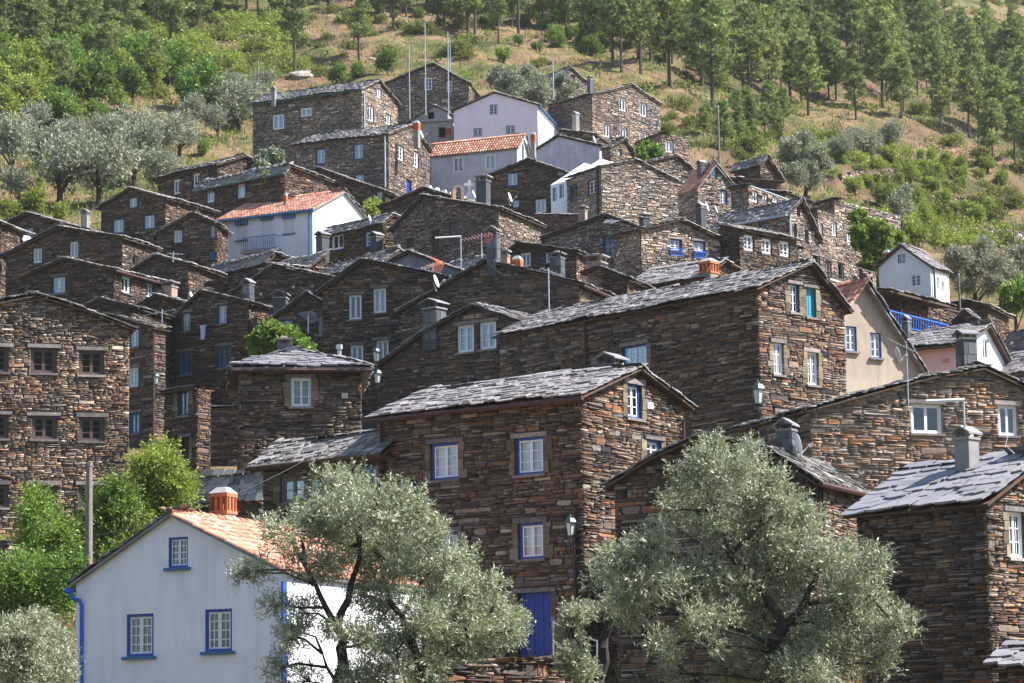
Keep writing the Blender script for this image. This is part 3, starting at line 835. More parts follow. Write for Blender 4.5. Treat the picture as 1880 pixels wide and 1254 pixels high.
# ================================================================ houses (near to far)
house('H1', 'white_house', 'white rendered cottage with blue drainpipe and clay tile roof at the bottom left', 74, (527, 1050), (140, 1068), (772, None), 'A',
      [(315, 943)], 25, 1300, 'white', 'tile', [('A', 327, 1014, 36, 56, 'bd'), ('A', 257, 1166, 50, 78, 'bd'), ('A', 401, 1157, 50, 78, 'bd')], ov=.16, lint=False,
      pipes=[('A', 524, 1068, 1290, 'bluepipe')])
house('H16', 'schist_house', 'tall dark schist house at the bottom right edge under a smooth lilac slate roof', 68, (1808, 918), (1573, 938), (1990, 935), 'B',
      [(1905, 842)], 44, 1300, 'rust', 'slateclean', [('B', 1865, 982, 28, 84, 'wd')], rs=1.35)
house('H15', 'schist_house', 'schist house with a slate clad chimney half hidden behind the large right olive tree', 76, (1492, 880), (1128, 888), (1582, None), 'A',
      [(1200, 842), (1290, 803), (1420, 832)], 26, 1300, 'rust', 'slatedark', [], gut=('B', 'redpaint'), pipes=[('B', 1502, 890, 975, 'black')], rs=.8)
house('H4c', 'schist_wall_house', 'dark low schist block wedged between the narrow annex and the pyramid-roofed house', 119, (446, 748), (352, 752), 3.0, 'A', [], 10, 960, 'brown', 'slatedark', [], ov=.1)
house('H2', 'schist_house', 'central rusty schist house with a cobalt blue door and broad slate roof', 81, (1066, 724), (697, 757), (1253, 744), 'B',
      [(1165, 677)], 36, 1240, 'rust', 'slate', [('A', 817, 847, 51, 67, 'bw'), ('A', 973, 837, 52, 68, 'bw'), ('A', 976, 993, 46, 66, 'bw'), ('A', 821, 1007, 42, 58, 'bw'),
      ('A', 983, 1147, 60, 118, 'bdoor'), ('B', 1163, 737, 26, 62, 'bw'), ('B', 1199, 831, 26, 46, 'bw')], gut=('A', 'redpaint'),
      pipes=[('A', 1058, 930, 1130, 'redpaint'), ('A', 704, 765, 900, 'redpaint'), ('B', 1248, 775, 825, 'redpaint')], ov=.3)
house('H3', 'glazed_porch', 'low lean-to with loose slate roof and old grey glazed windows beside the central schist house', 85, (697, 828), (483, 853), 4.2, 'B',
      [(735, 792)], 40, 960, 'rust', 'slatedark', [('A', 538, 899, 44, 46, 'old'), ('A', 583, 894, 34, 46, 'old'), ('A', 680, 873, 32, 34, 'tt')], cat='porch', gut=('A', 'wood'), lint=False, ov=.35, rs=.7)
house('H4d', 'slate_shed', 'low dark shed roof just behind the clay chimney of the white cottage', 99, (478, 905), (340, 915), 3.5, 'B', [(486, 872)], 30, 990, 'brown', 'slatedark', [], cat='shed', ov=.3)
house('H14', 'schist_house', 'right-hand schist house with pale mortar and a white roller-blind window standing half open', 98, (1487, 752), 6.0, (2010, 788), 'B',
      [(1600, 722), (1700, 695), (1803, 677), (1880, 712)], 70, 930, 'greyrust', 'slatedark', [('B', 1701, 769, 56, 54, 'wo'), ('B', 1850, 772, 34, 56, 'wn')], mortar='palemortar', s=1.15, ov=.25, gapm=2.2)
house('H7', 'schist_house', 'long sunlit schist building on the left edge with rows of dark brown windows', 102, (-170, 596), 7.0, (238, 603), 'B',
      [(-60, 568), (65, 543), (150, 568)], 74, 1080, 'tan', 'slatedark',
      [('B', 80, 662, 46, 46, 'dk'), ('B', 168, 666, 44, 45, 'dk'), ('B', 81, 785, 44, 43, 'dk'), ('B', 168, 788, 44, 44, 'dk'), ('B', 81, 912, 44, 42, 'dk'),
       ('B', -7, 660, 42, 46, 'dk'), ('B', -7, 783, 42, 44, 'dk'), ('B', -7, 911, 42, 42, 'dk'), ('B', 168, 912, 44, 42, 'dk')], s=.72, ov=.2)
house('H11', 'schist_house', 'biggest schist house in the village with a long streaked slate roof and a corner lantern', 106, (1390, 527), (918, 615), (1549, 566), 'B',
      [(1481, 484)], None, 880, 'rust', 'slate', [('A', 1166, 657, 44, 46, 'bd'), ('A', 1023, 676, 15, 9, 'op'), ('B', 1458, 548, 15, 52, 'tw'), ('B', 1488, 556, 16, 54, 'tq'),
      ('B', 1428, 659, 18, 58, 'wd'), ('B', 1491, 677, 20, 60, 'wd'), ('B', 1438, 765, 22, 14, 'wd')], s=1.1, gut=None, pipes=[('A', 1078, 585, 680, 'redpaint')], ov=.3)
house('H12', 'rendered_house', 'beige rendered house with steep gable and blue-edged windows behind the biggest schist house', 114, (1478, 672), 6.5, (1695, 690), 'B',
      [(1583, 518)], 60, 760, 'beige', 'tile', [('B', 1563, 622, 20, 46, 'bw'), ('B', 1608, 634, 20, 46, 'bw')], lint=False, ov=.35)
house('H4b', 'schist_house', 'narrow schist annex with a mossy sloping roof and brown shutters left of the pyramid-roofed house', 115, (362, 712), (302, 722), (380, None), 'A',
      [(335, 716)], 35, 900, 'brown', 'slatedark', [('A', 337, 740, 18, 46, 'dbl'), ('A', 341, 824, 14, 42, 'wdoor')], s=.9)
house('H10', 'schist_house', 'schist house with two white paired windows directly above the central slate roof', 118, (968, 596), (692, 676), 7.0, 'A',
      [(780, 612), (875, 561)], 35, 760, 'brown', 'slate', [('A', 855, 622, 30, 50, 'ww'), ('A', 896, 616, 30, 50, 'ww')], ov=.3, gut=None)
house('H9', 'schist_house', 'broad schist gable with television aerials on its ridge behind the paired-window house', 122, (1063, 520), (737, 570), (1147, 533), 'A',
      [(893, 479)], 22, 740, 'brown', 'slatedark', [], ov=.25, gut=('B', 'redpaint'))
house('H57', 'schist_house', 'small schist gable house behind the leafy fig bush', 131, (598, 562), (482, 600), 4.0, 'A',
      [(562, 540)], 8, 680, 'brown', 'slatedark', [('A', 528, 598, 20, 22, 'bw'), ('A', 589, 597, 12, 36, 'bw')], ov=.25)
house('H5', 'schist_house', 'tall schist house with a white cloth hanging between its four windows', 135, (456, 556), (301, 602), (506, None), 'A',
      [(371, 536)], 30, 740, 'brown', 'slatedark', [('A', 342, 591, 15, 33, 'tw'), ('A', 408, 577, 16, 34, 'tw'), ('A', 341, 667, 23, 42, 'tt'), ('A', 412, 655, 23, 40, 'tt')], ov=.22)
house('H6', 'schist_house', 'narrow schist house with three stacked white windows beside a tall red drainpipe', 124, (281, 601), (160, 590), (302, None), 'A',
      [(197, 580)], 35, 850, 'brown', 'slatedark', [('A', 246, 621, 17, 33, 'tw'), ('A', 245, 693, 17, 35, 'ww'), ('A', 247, 777, 17, 38, 'tt')], ov=.2, pipes=[('A', 286, 612, 810, 'redpaint')])
house('H8', 'schist_house', 'dark schist gable with two white-framed windows in the very middle of the village', 127, (836, 514), (592, 535), 6.0, 'A',
      [(668, 478)], 18, 720, 'brown', 'slatedark', [('A', 652, 564, 23, 45, 'wg'), ('A', 697, 552, 23, 45, 'wg1'), ('A', 655, 654, 23, 40, 'wg'), ('A', 702, 646, 22, 42, 'wg')], ov=.28, gut=None)
house('H13', 'rendered_house', 'pink rendered house with a white sunlit gable and wide slate roof on the right', 132, (1758, 630), (1652, 641), (1845, 664), 'B',
      [(1810, 599)], None, 720, 'salmon', 'slate', [('B', 1810, 641, 12, 38, 'wg1')], facemat={'B': 'white'}, lint=False, sill=False, ov=.3, gut=('A', 'wood'))
house('H61', 'schist_house', 'low schist house with dark glazed openings behind the round clay chimney', 138, (1056, 463), (935, 464), (1086, None), 'A',
      [(952, 447)], 24, 520, 'brown', 'slatedark', [('A', 965, 477, 18, 25, 'wg'), ('A', 1010, 473, 16, 18, 'wg')], lint=False)
house('H63', 'schist_house', 'low slate-roofed house in front of the pale gable with blue balconettes', 134, (1290, 507), (1165, 520), 5.0, 'B', [(1325, 480)], 40, 560, 'brown', 'slate', [], ov=.3)
house('H62', 'schist_house', 'small schist outhouse with white-edged slate roof beside a square stone chimney', 131, (1150, 512), (1080, 500), (1200, None), 'A', [(1100, 492)], 25, 560, 'brown', 'slate', [], ov=.3)
house('H64', 'schist_house', 'schist gable squeezed in front of the stone chimney with three aerial rods', 142, (345, 558), (222, 586), 2.0, 'A', [(289, 543)], 22, 640, 'brown', 'slatedark', [], ov=.25)
house('H65', 'schist_house', 'little schist gable just above the long sunlit building on the left', 133, (240, 562), (152, 566), 4.0, 'A', [(184, 549)], 20, 640, 'brown', 'slatedark', [], ov=.22)
house('H58', 'rendered_shed', 'bluish stained gable wall under a pale slate edge next to an orange aerial', 142, (866, 503), (712, 484), 4.0, 'A', [(752, 463)], 15, 540, 'blueplaster', 'slate', [], cat='shed', ov=.2)
house('H56', 'schist_house', 'plain schist gable without windows under the two long slate roofs', 143, (618, 512), (432, 534), (640, None), 'A', [(505, 489)], 24, 600, 'brown', 'slatedark', [], ov=.25)
house('H45', 'schist_house', 'reddish masonry house with three identical white windows in a row', 150, (1356, 420), (1322, 412), (1462, 440), 'A', [(1337, 415)], None, 510, 'rust', 'slatedark',
      [('B', 1374, 446, 17, 28, 'wd'), ('B', 1407, 452, 17, 27, 'wd'), ('B', 1440, 457, 17, 27, 'wd')], ov=.25)
house('H51', 'schist_house', 'long low schist house with a rusty tiled edge and several dark openings', 154, (1463, 456), 5.0, (1607, 500), 'A', [], None, 560, 'grey', 'tile',
      [('B', 1498, 481, 12, 28, 'op'), ('B', 1520, 497, 11, 34, 'old'), ('B', 1543, 498, 10, 30, 'op'), ('B', 1580, 505, 6, 22, 'op'), ('B', 1597, 514, 6, 24, 'op')], lint=False, sill=False)
house('H52', 'porch_house', 'long roofed veranda house with brown posts and bright blue railing', 138, (1590, 531), 5.0, (1757, 574), 'A', [], None, 640, 'rust', 'slatedark', [], cat='house', ov=.5, gut=('B', 'wood'))
house('H35', 'schist_house', 'schist gable house with one wide window and a sunlit right side at the left', 147, (208, 494), (46, 508), (312, 523), 'A', [(122, 475)], None, 600, 'brown', 'slatedark',
      [('A', 108, 523, 24, 31, 'tw'), ('B', 231, 523, 15, 30, 'wg1'), ('B', 275, 533, 13, 28, 'tw')], gut=('B', 'redpaint'))
house('H44', 'schist_house', 'pale schist gable with two windows behind bright blue balconettes', 148, (1176, 420), (1128, 432), (1321, 440), 'B', [(1247, 404)], 60, 505, 'pale', 'slatedark',
      [('B', 1240, 450, 21, 22, 'bd'), ('B', 1284, 453, 20, 20, 'bd')], mortar='greymortar')
house('H43', 'schist_house', 'grey-brown schist gable with an open dark blue window and a pale aerial', 154, (1176, 418), (1001, 437), 5.0, 'A', [(1115, 396)], 22, 500, 'grey', 'slatedark', [('A', 1118, 449, 19, 33, 'dbl')], s=.8, facemat={'A': 'pale'}, mortar='greymortar')
house('H55', 'schist_house', 'long schist barn roofed in pale slate running above the windowless gable', 152, (500, 487), (300, 514), (560, None), 'B', [(600, 463)], 50, 520, 'brown', 'slate', [], ov=.3)
house('H55b', 'schist_house', 'slate-roofed barn lying behind the white cowl vent left of the dark middle gable', 150, (690, 487), (560, 500), 5.0, 'B', [(728, 462)], 45, 540, 'brown', 'slate', [], ov=.3)
house('H55c', 'schist_house', 'small barn with pale slate roof below the iron balcony of the white house', 158, (492, 478), (380, 492), 3.0, 'B', [(502, 466)], 50, 500, 'brown', 'slate', [], ov=.3)
house('H59', 'schist_house', 'tiny gable with a sunlit ochre wall tucked behind the middle houses', 154, (690, 470), 4.0, (745, 480), 'B', [(727, 455)], 60, 500, 'grey', 'slate', [], ov=.2)
house('H55d', 'schist_shed', 'small gable shed with a thin aerial behind the left sunlit schist side wall', 155, (345, 484), (240, 500), 4.0, 'A', [(287, 469)], 20, 520, 'brown', 'slate', [], cat='shed', ov=.3)
house('H60', 'schist_house', 'low outbuilding with broken slate roof beside the dark slate chimney', 145, (905, 484), (812, 500), 4.0, 'B', [(925, 464)], 50, 520, 'brown', 'slate', [], ov=.3)
house('H46', 'schist_house', 'schist house with smooth pale slate roof and small brown window on the right', 160, (1444, 392), (1318, 405), (1502, 440), 'B', [(1468, 368)], 46, 470, 'grey', 'slate',
      [('A', 1402, 416, 16, 15, 'dk'), ('B', 1465, 387, 5, 18, 'op'), ('B', 1459, 424, 5, 24, 'op'), ('B', 1480, 434, 6, 24, 'op')], gut=('A', 'metal'), pipes=[('B', 1447, 395, 450, 'metal')])
house('H34', 'schist_house', 'long schist gable house with two plain white windows on the far left', 160, (223, 436), (11, 470), (288, 457), 'A', [(110, 418)], None, 560, 'brown', 'slatedark',
      [('A', 69, 469, 15, 27, 'wg1'), ('A', 136, 458, 15, 28, 'wg1'), ('B', 247, 479, 8, 18, 'op')])
house('H40', 'schist_house', 'big grey-brown schist house with brown doors and a bright raking-lit end wall', 160, (914, 382), (723, 420), (992, 396), 'A', [(778, 361)], 24, 500, 'grey', 'slatedark',
      [('A', 754, 451, 12, 25, 'wdoor'), ('A', 800, 444, 12, 44, 'wdoor'), ('A', 833, 425, 14, 33, 'ddoor')], s=.8)
house('H41', 'schist_house', 'schist gable peeping out behind the big grey-brown house with white stones on its ridge', 168, (862, 372), (702, 378), 4.0, 'A', [(778, 347)], 15, 460, 'brown', 'slatedark', [('A', 740, 397, 9, 15, 'tw')])
house('H42', 'masonry_wall_house', 'plain pinkish masonry block between the bright end wall and the grey gable', 168, (1061, 397), (993, 395), 4.0, 'A', [], 8, 450, 'brick', 'slatedark', [], ov=.05)
house('H36', 'schist_house', 'schist gable with a small bright blue door beside the white balcony house', 166, (398, 411), (288, 431), 3.0, 'A', [(355, 393)], 6, 490, 'brown', 'slatedark',
      [('A', 327, 434, 14, 22, 'wg1'), ('A', 393, 425, 13, 22, 'tw'), ('A', 392, 468, 16, 18, 'gdoor')])
house('H37', 'white_house', 'white rendered house with three roller shutters and an iron balcony under red tiles', 172, (574, 383), (401, 404), (677, 408), 'B', [(630, 352)], None, 490, 'whitemark', 'tile',
      [('A', 444, 427, 20, 28, 'shut'), ('A', 491, 427, 20, 46, 'shutd'), ('A', 531, 415, 20, 28, 'shut')], facemat={'B': 'white'}, lint=False, gut=('A', 'tealblue'), pipes=[('A', 570, 392, 472, 'tealblue')], ov=.22)
house('H39', 'schist_house', 'low schist house with two white windows right of the white balcony house', 166, (702, 410), (592, 428), 5.0, 'B', [(720, 395)], 45, 480, 'brown', 'slate',
      [('A', 620, 444, 21, 28, 'wg1'), ('A', 680, 438, 20, 28, 'tw')], ov=.2)
house('H33', 'schist_house', 'schist gable with white dish and grey chimney at the far left edge', 171, (150, 420), (4, 417), 5.0, 'A', [(53, 393)], 20, 500, 'brown', 'slate', [('A', 54, 428, 13, 20, 'tw')])
house('H32', 'schist_house', 'three-window schist gable with a sunlit side below the left olive grove', 168, (303, 363), (186, 381), (393, 388), 'A', [(241, 347)], None, 470, 'rust', 'slate',
      [('A', 244, 372, 15, 19, 'tw'), ('A', 217, 415, 20, 26, 'tw'), ('A', 274, 407, 20, 26, 'tw')], gut=None)
house('H53', 'white_house', 'small white gabled house with a green drainpipe standing alone at the right', 156, (1708, 488), (1613, 489), (1741, None), 'A', [(1655, 451)], 32, 600, 'whitemark', 'slate',
      [('A', 1655, 475, 14, 16, 'db'), ('A', 1681, 515, 21, 24, 'wd'), ('B', 1722, 520, 5, 22, 'wg1'), ('B', 1731, 527, 5, 20, 'wg1')], facemat={'B': 'white'}, lint=False, pipes=[('B', 1711, 492, 562, 'greenpaint')], ov=.2)
house('H47', 'schist_house', 'sunlit schist house with small pale windows above the long tiled-edge house', 168, (1500, 384), 5.0, (1582, 412), 'A', [], None, 480, 'grey', 'slate',
      [('B', 1531, 421, 8, 24, 'wg1'), ('B', 1558, 433, 8, 22, 'wg1'), ('B', 1507, 421, 5, 20, 'wg1')])
house('H31', 'schist_house', 'low schist house with two white shuttered windows below a yellow-green bush', 176, (522, 316), (366, 348), 4.0, 'B', [(530, 305)], None, 410, 'brown', 'slate',
      [('A', 387, 359, 13, 25, 'wg1'), ('A', 443, 350, 13, 26, 'wg1')], gut=('A', 'greenpaint'))
house('H50', 'schist_house', 'long low schist house beside an olive tree on the right slope', 180, (1530, 366), (1502, 374), (1652, 396), 'A', [], None, 440, 'grey', 'slatedark', [('B', 1624, 412, 9, 17, 'wg')])
house('H48', 'schist_house', 'low grey house with a white drainpipe below the ruined slate hut', 180, (1373, 340), (1342, 345), (1440, 364), 'A', [], None, 400, 'grey', 'slatedark',
      [('B', 1385, 361, 10, 20, 'wg'), ('B', 1403, 364, 10, 15, 'wg'), ('B', 1422, 367, 9, 10, 'wg')], gut=('B', 'metal'))
house('H24', 'schist_house', 'stone house with a large raking-lit blank gable and two blue-shaded windows', 178, (1103, 306), (1041, 334), (1242, 332), 'B', [(1168, 295)], 62, 440, 'pale', 'slatedark',
      [('A', 1054, 353, 14, 29, 'dbl'), ('A', 1088, 343, 16, 27, 'db')], pipes=[('A', 1099, 310, 400, 'wood')], ov=.12, mortar='greymortar')
house('H24w', 'white_house', 'narrow white lean-to with tiny windows beside the blank raking-lit gable', 183, (1041, 332), (1011, 342), (1145, 305), 'B', [(1103, 291)], 50, 410, 'white', 'flat_',
      [('A', 1018, 357, 7, 25, 'db'), ('A', 1031, 351, 8, 25, 'db')], lint=False)
house('H26', 'schist_house', 'schist gable with red tile verge and blue attic window on the upper right', 186, (1280, 345), 2.2, (1357, 357), 'B', [(1312, 303)], 58, 430, 'grey', 'tile',
      [('B', 1328, 362, 12, 24, 'bw'), ('B', 1311, 317, 9, 18, 'bw')], ov=.2)
house('H25', 'schist_house', 'wide sunlit blank schist gable between the raking-lit wall and the red-verged gable', 189, (1166, 302), 6.0, (1312, 345), 'B', [(1240, 286)], 60, 430, 'grey', 'slatedark', [], ov=.2)
house('H22', 'schist_house', 'dark reddish schist gable with white dish in front of the stained plaster houses', 190, (1047, 320), (890, 328), 5.0, 'A', [(970, 294)], 16, 410, 'brown', 'slatedark',
      [('A', 941, 329, 20, 24, 'tw'), ('A', 1029, 318, 13, 8, 'tw'), ('A', 947, 374, 13, 14, 'tw'), ('A', 993, 378, 19, 24, 'wg1')])
house('H38', 'schist_house', 'wide dark schist gable rising behind the white balcony house', 188, (706, 352), (492, 352), (734, None), 'A', [(585, 310)], 20, 430, 'brown', 'slatedark', [('A', 697, 363, 9, 20, 'wg1')])
house('H30', 'schist_house', 'upper left schist house with two white-framed windows beneath olive trees', 188, (398, 302), (291, 326), (469, 300), 'B', [(446, 287)], 42, 400, 'brown', 'slatedark',
      [('A', 325, 343, 12, 26, 'wg'), ('A', 361, 331, 12, 24, 'wg')], pipes=[('A', 384, 305, 350, 'greenpaint')])
house('H49', 'ruined_hut', 'ruined hut with sagging heaps of loose slabs for a roof', 194, (1345, 328), (1330, 335), (1428, 332), 'A', [], None, 400, 'brown', 'slatedark', [], cat='hut', ov=.3, rs=1.2)
house('H49b', 'ruined_hut', 'small ruined hut with a steep slab roof just above the other ruin', 197, (1395, 302), (1348, 305), (1432, 330), 'B', [(1406, 290)], 50, 400, 'brown', 'slatedark', [], cat='hut', ov=.3)
house('H49c', 'ruined_hut', 'low crumbling hut under the round olive tree on the right', 186, (1440, 352), (1400, 350), (1500, 372), 'A', [], None, 420, 'brown', 'slatedark', [('B', 1484, 363, 7, 8, 'op')], cat='hut', ov=.2)
house('H18', 'schist_house', 'upper schist house with six small blue-white windows and a metal drainpipe at its corner', 197, (712, 246), (536, 266), (788, 278), 'B', [(754, 229)], None, 370, 'grey', 'slate',
      [('A', 589, 287, 17, 27, 'tw'), ('A', 658, 278, 17, 28, 'tw'), ('A', 660, 328, 17, 16, 'tw'), ('B', 735, 281, 10, 26, 'wd'), ('B', 763, 293, 9, 28, 'wd'), ('B', 750, 343, 9, 24, 'bdoor')],
      pipes=[('A', 708, 250, 345, 'metal')], ov=.2)
house('H21', 'rendered_house', 'stained grey rendered house with two shuttered windows under an orange tile roof', 204, (949, 270), (791, 281), (969, 285), 'B', [(961, 249)], 22, 380, 'greyplaster', 'tile',
      [('A', 841, 302, 20, 29, 'wg1'), ('A', 900, 297, 20, 29, 'wg1')], lint=False, ov=.22)
house('H23', 'rendered_house', 'rough blue-grey rendered gable beside the pink house', 208, (1100, 268), (970, 284), (1150, 300), 'A', [(1026, 250)], 24, 340, 'greyplaster', 'slatedark', [], ov=.15, facemat={'B': 'beige'})
house('H23b', 'schist_house', 'small schist gable with a single tiny window next to a leafy bush', 205, (1120, 270), (1105, 272), (1163, 285), 'B', [(1146, 256)], 50, 330, 'grey', 'slatedark', [('B', 1137, 280, 7, 10, 'db')], ov=.2)
house('H23c', 'schist_house', 'low schist wing with white dish tucked between the pink house and the tall upper house', 214, (1090, 246), (1030, 240), 5.0, 'A', [(1032, 240)], 20, 300, 'brown', 'slatedark', [], ov=.2)
house('H17', 'schist_house', 'uppermost left schist house with a dark green gutter and small chimney', 216, (663, 163), (464, 190), (729, 192), 'B', [(694, 148)], None, 310, 'grey', 'slate',
      [('A', 511, 224, 21, 27, 'wg1'), ('A', 562, 206, 20, 16, 'wg1'), ('A', 513, 284, 19, 18, 'wg1'), ('B', 695, 171, 8, 16, 'wd'), ('B', 680, 209, 10, 26, 'wg1'), ('B', 712, 219, 9, 18, 'wg1')],
      gut=('A', 'greenpaint'), pipes=[('B', 666, 170, 240, 'metal')], ov=.25)
house('H20', 'rendered_house', 'pale pink rendered gable house with a bright white side wall and blue fascia', 222, (987, 192), (833, 203), (1029, None), 'A', [(908, 170)], 12, 300, 'pink', 'slatedark',
      [('A', 906, 201, 14, 18, 'db'), ('A', 877, 243, 16, 15, 'db'), ('A', 937, 238, 16, 15, 'db'), ('B', 998, 245, 4, 22, 'wg1')], facemat={'B': 'white'}, lint=False, gut=('B', 'tealblue'), ov=.15)
house('H20b', 'terrace_building', 'small pale building with flat concrete terrace left of the pink house', 226, (832, 222), (765, 226), 4.0, 'A', [], 8, 300, 'concrete', 'flat', [('A', 815, 243, 20, 20, 'op')], lint=False)
house('H20c', 'concrete_hut', 'tiny grey hut with dark doorway standing on the concrete terrace', 232, (822, 205), (760, 218), 3.0, 'A', [(797, 194)], 10, 235, 'cement', 'slatedark', [('A', 791, 212, 12, 14, 'op')], cat='hut', lint=False, ov=.1)
house('H27', 'schist_house', 'uppermost right schist house with five white windows and an unlit dark side', 228, (1086, 174), (1006, 193), (1211, 192), 'B', [(1160, 158)], None, 300, 'grey', 'slatedark',
      [('B', 1143, 192, 12, 23, 'wg1'), ('B', 1181, 202, 12, 23, 'wg1'), ('B', 1114, 240, 11, 23, 'wg1'), ('B', 1145, 245, 11, 18, 'wg1'), ('B', 1186, 257, 10, 22, 'wg1')], ov=.15)
house('H28', 'schist_house', 'low schist annex with one white window at the foot of the right-hand hillside', 226, (1214, 246), 4.0, (1266, 257), 'A', [], 62, 310, 'grey', 'slatedark', [('B', 1229, 269, 13, 21, 'wg1')], ov=.2)
house('H19', 'schist_house', 'dark schist gable house behind the thin masts at the top of the village', 246, (860, 152), (706, 155), 6.0, 'A', [(797, 117)], 10, 240, 'grey', 'slatedark',
      [('A', 786, 154, 14, 23, 'wd'), ('A', 825, 159, 10, 20, 'wd')], s=1.2, ov=.2)
house('H29', 'schist_hut', 'tiny remote stone hut half hidden by olives above the tall upper right house', 262, (1034, 136), 4.0, (1076, 152), 'B', [(1046, 125)], 55, 190, 'grey', 'slatedark', [('B', 1051, 144, 6, 12, 'op')], cat='hut', ov=.15)
house('H66', 'schist_hut', 'abandoned dark hut among the trees on the upper left slope', 232, (135, 232), (62, 236), (150, None), 'A', [(100, 222)], 20, 300, 'brown', 'slatedark', [('A', 92, 250, 10, 20, 'op')], cat='hut', ov=.3)
house('H54', 'schist_house', 'slate-roofed house cut off by the right edge of the picture', 142, (1905, 650), (1832, 622), 5.0, 'B', [(1935, 600)], 50, 740, 'brown', 'slate', [], ov=.3)
house('H54b', 'schist_house', 'low slate roof behind the white gable at the right edge', 134, (1925, 672), (1838, 672), 5.0, 'B', [(1950, 640)], 50, 740, 'brown', 'slate', [], ov=.3)
house('H54c', 'schist_shed', 'small grey slate-roofed shed right of the veranda house', 144, (1790, 585), (1757, 588), 3.0, 'A', [(1772, 571)], 20, 620, 'brown', 'slate', [], cat='shed', ov=.2)
house('H67', 'schist_shed', 'tumbledown slab-roofed shed below the large right-hand olive trees', 150, (1812, 562), (1742, 563), (1850, None), 'A', [(1775, 554)], 25, 620, 'brown', 'slatedark', [], cat='shed', ov=.3)
house('H16b', 'slate_porch', 'low porch roof at the very bottom right corner', 64, (1900, 1222), (1832, 1215), 3.0, 'B', [(1920, 1195)], 30, 1300, 'rust', 'slateclean', [], cat='porch', ov=.2)
# edge fragments on the far left
house('H33b', 'schist_house', 'pale slate roof corner poking in at the left edge', 166, (0, 408), (-60, 408), 4.0, 'A', [(-20, 400)], 15, 560, 'brown', 'slate', [], ov=.3)
# ================================================================ hip-roofed house and veranda details
def hip_house():
    i = house('H4', 'schist_house', 'square schist house with a low pyramid slate roof and a single white front window', 105, (441, 677), 7.0, (664, None), 'B', [], 84, 960, 'brown', None,
              [('B', 553, 720, 37, 53, 'ww')], gut=None, s=.95)
    P, dA, dB, LA, LB, root, org = (i[k] for k in ('P', 'dA', 'dB', 'LA', 'LB', 'root', 'org'))
    o = .38; z = Vector((0, 0, 1))
    c = [P-dA*o-dB*o, P-dA*o+dB*(LB+o), P+dA*(LA+o)+dB*(LB+o), P+dA*(LA+o)-dB*o]
    ap = P + dA*LA/2 + dB*LB/2; ap = ap + z*(at(540, 645, (ap.y)).z - P.z)
    b = MB()
    for k in range(4):
        p, q = c[k], c[(k+1) % 4]; ex = (q-p).normalized(); L_ = (q-p).length
        m = p + ex*((ap-p).dot(ex)); up = ap-m; ey = up.normalized()
        b.poly([p-org, q-org, ap-org]); b.poly([q-org-z*.09, p-org-z*.09, ap-org-z*.09]); b.poly([p-org-z*.09, q-org-z*.09, q-org, p-org])
        plane_pieces(p, ex, ey, [(0, 0), (L_, 0), ((ap-p).dot(ex)+.02, up.length), ((ap-p).dot(ex)-.02, up.length)], 'slab', M['slateclean'], root, org, 300 if k in (0, 3) else 30, 1.0, .03)
        MB().tube([p+z*.04, p+(ap-p)*.5+z*.07, ap+z*.06], .05, 5).build('ridge_slab', M['slatedark'], root, org)
    b.build('roof', M['slatedark'], root)
    e = [c[0]-z*.12, c[1]-z*.12]; MB().tube(e, .07, 7).build('gutter', M['redpaint'], root, org)
    q = on_plane(633, 727, P, i['nB'])+i['nB']*.09; F_ = frame_at(i, q)
    x = i['dB']; n = i['nB']
    F_ = Matrix(((x.x, -n.x, 0, q.x-org.x), (x.y, -n.y, 0, q.y-org.y), (0, 0, 1, q.z-org.z), (0, 0, 0, 1)))
    MB().quadbox(F_, -.12, .12, 0, .03, -.1, .1).build('plaque', M['plaque'], root)
hip_house()
def wallframe(key, f, px, py, off=.06):
    i = HOUSES[key]; d, n = (i['dA'], i['nA']) if f == 'A' else (i['dB'], i['nB']); q = on_plane(px, py, i['P'], n)+n*off-i['org']
    x = -d if f == 'A' else d
    return i, Matrix(((x.x, -n.x, 0, q.x), (x.y, -n.y, 0, q.y), (0, 0, 1, q.z), (0, 0, 0, 1)))
# plaques and railings on houses
for key, f, px, py, w_, h_, mt in (('H2', 'B', 1190, 745, .32, .2, 'plaque'), ('H56', 'A', 480, 540, .12, .14, 'plaque'), ('H56', 'A', 540, 527, .14, .14, 'plaque'), ('H13', 'A', 1737, 662, .38, .22, 'red')):
    i, F_ = wallframe(key, f, px, py, .09 if key != 'H13' else .02)
    pm = M[mt] if key != 'H13' else plain('faded_red_plate', (.72, .28, .24), .7, .2, 20)
    MB().quadbox(F_, -w_/2, w_/2, 0, .03, -h_/2, h_/2).build('plaque', pm, i['root'])
def railing(key, f, px0, px1, y0, y1, mt, out=.35, step=.12):
    i, F_ = wallframe(key, f, (px0+px1)/2, (y0+y1)/2, 0)
    D = i['D']; s_ = 1 if f == 'B' else 1
    P, n = i['P'], (i['nA'] if f == 'A' else i['nB'])
    a, b_ = on_plane(px0, y1, P, n), on_plane(px1, y1, P, n); w_ = (b_-a).length; h_ = (y1-y0)/F_PX*D
    b = MB(); b.quadbox(F_, -w_/2, w_/2, -out, -out+.04, h_/2-.04, h_/2); b.quadbox(F_, -w_/2, w_/2, -out, -out+.04, -h_/2, -h_/2+.04)
    k = max(3, int(w_/step))
    for j in range(k+1):
        x = -w_/2+w_*j/k; b.quadbox(F_, x-.012, x+.012, -out+.01, -out+.03, -h_/2+.04, h_/2-.04)
    for x in (-w_/2, w_/2-.03): b.quadbox(F_, x, x+.03, -out+.04, 0, h_/2-.04, h_/2); b.quadbox(F_, x, x+.03, -out+.04, 0, -h_/2, -h_/2+.04)
    rl = b.build('railing', M[mt], i['root'])
    if out > .3: MB().quadbox(F_, -w_/2-.05, w_/2+.05, -out-.05, .02, -h_/2-.14, -h_/2-.01).build('balcony_slab', M['concrete'], i['root'])
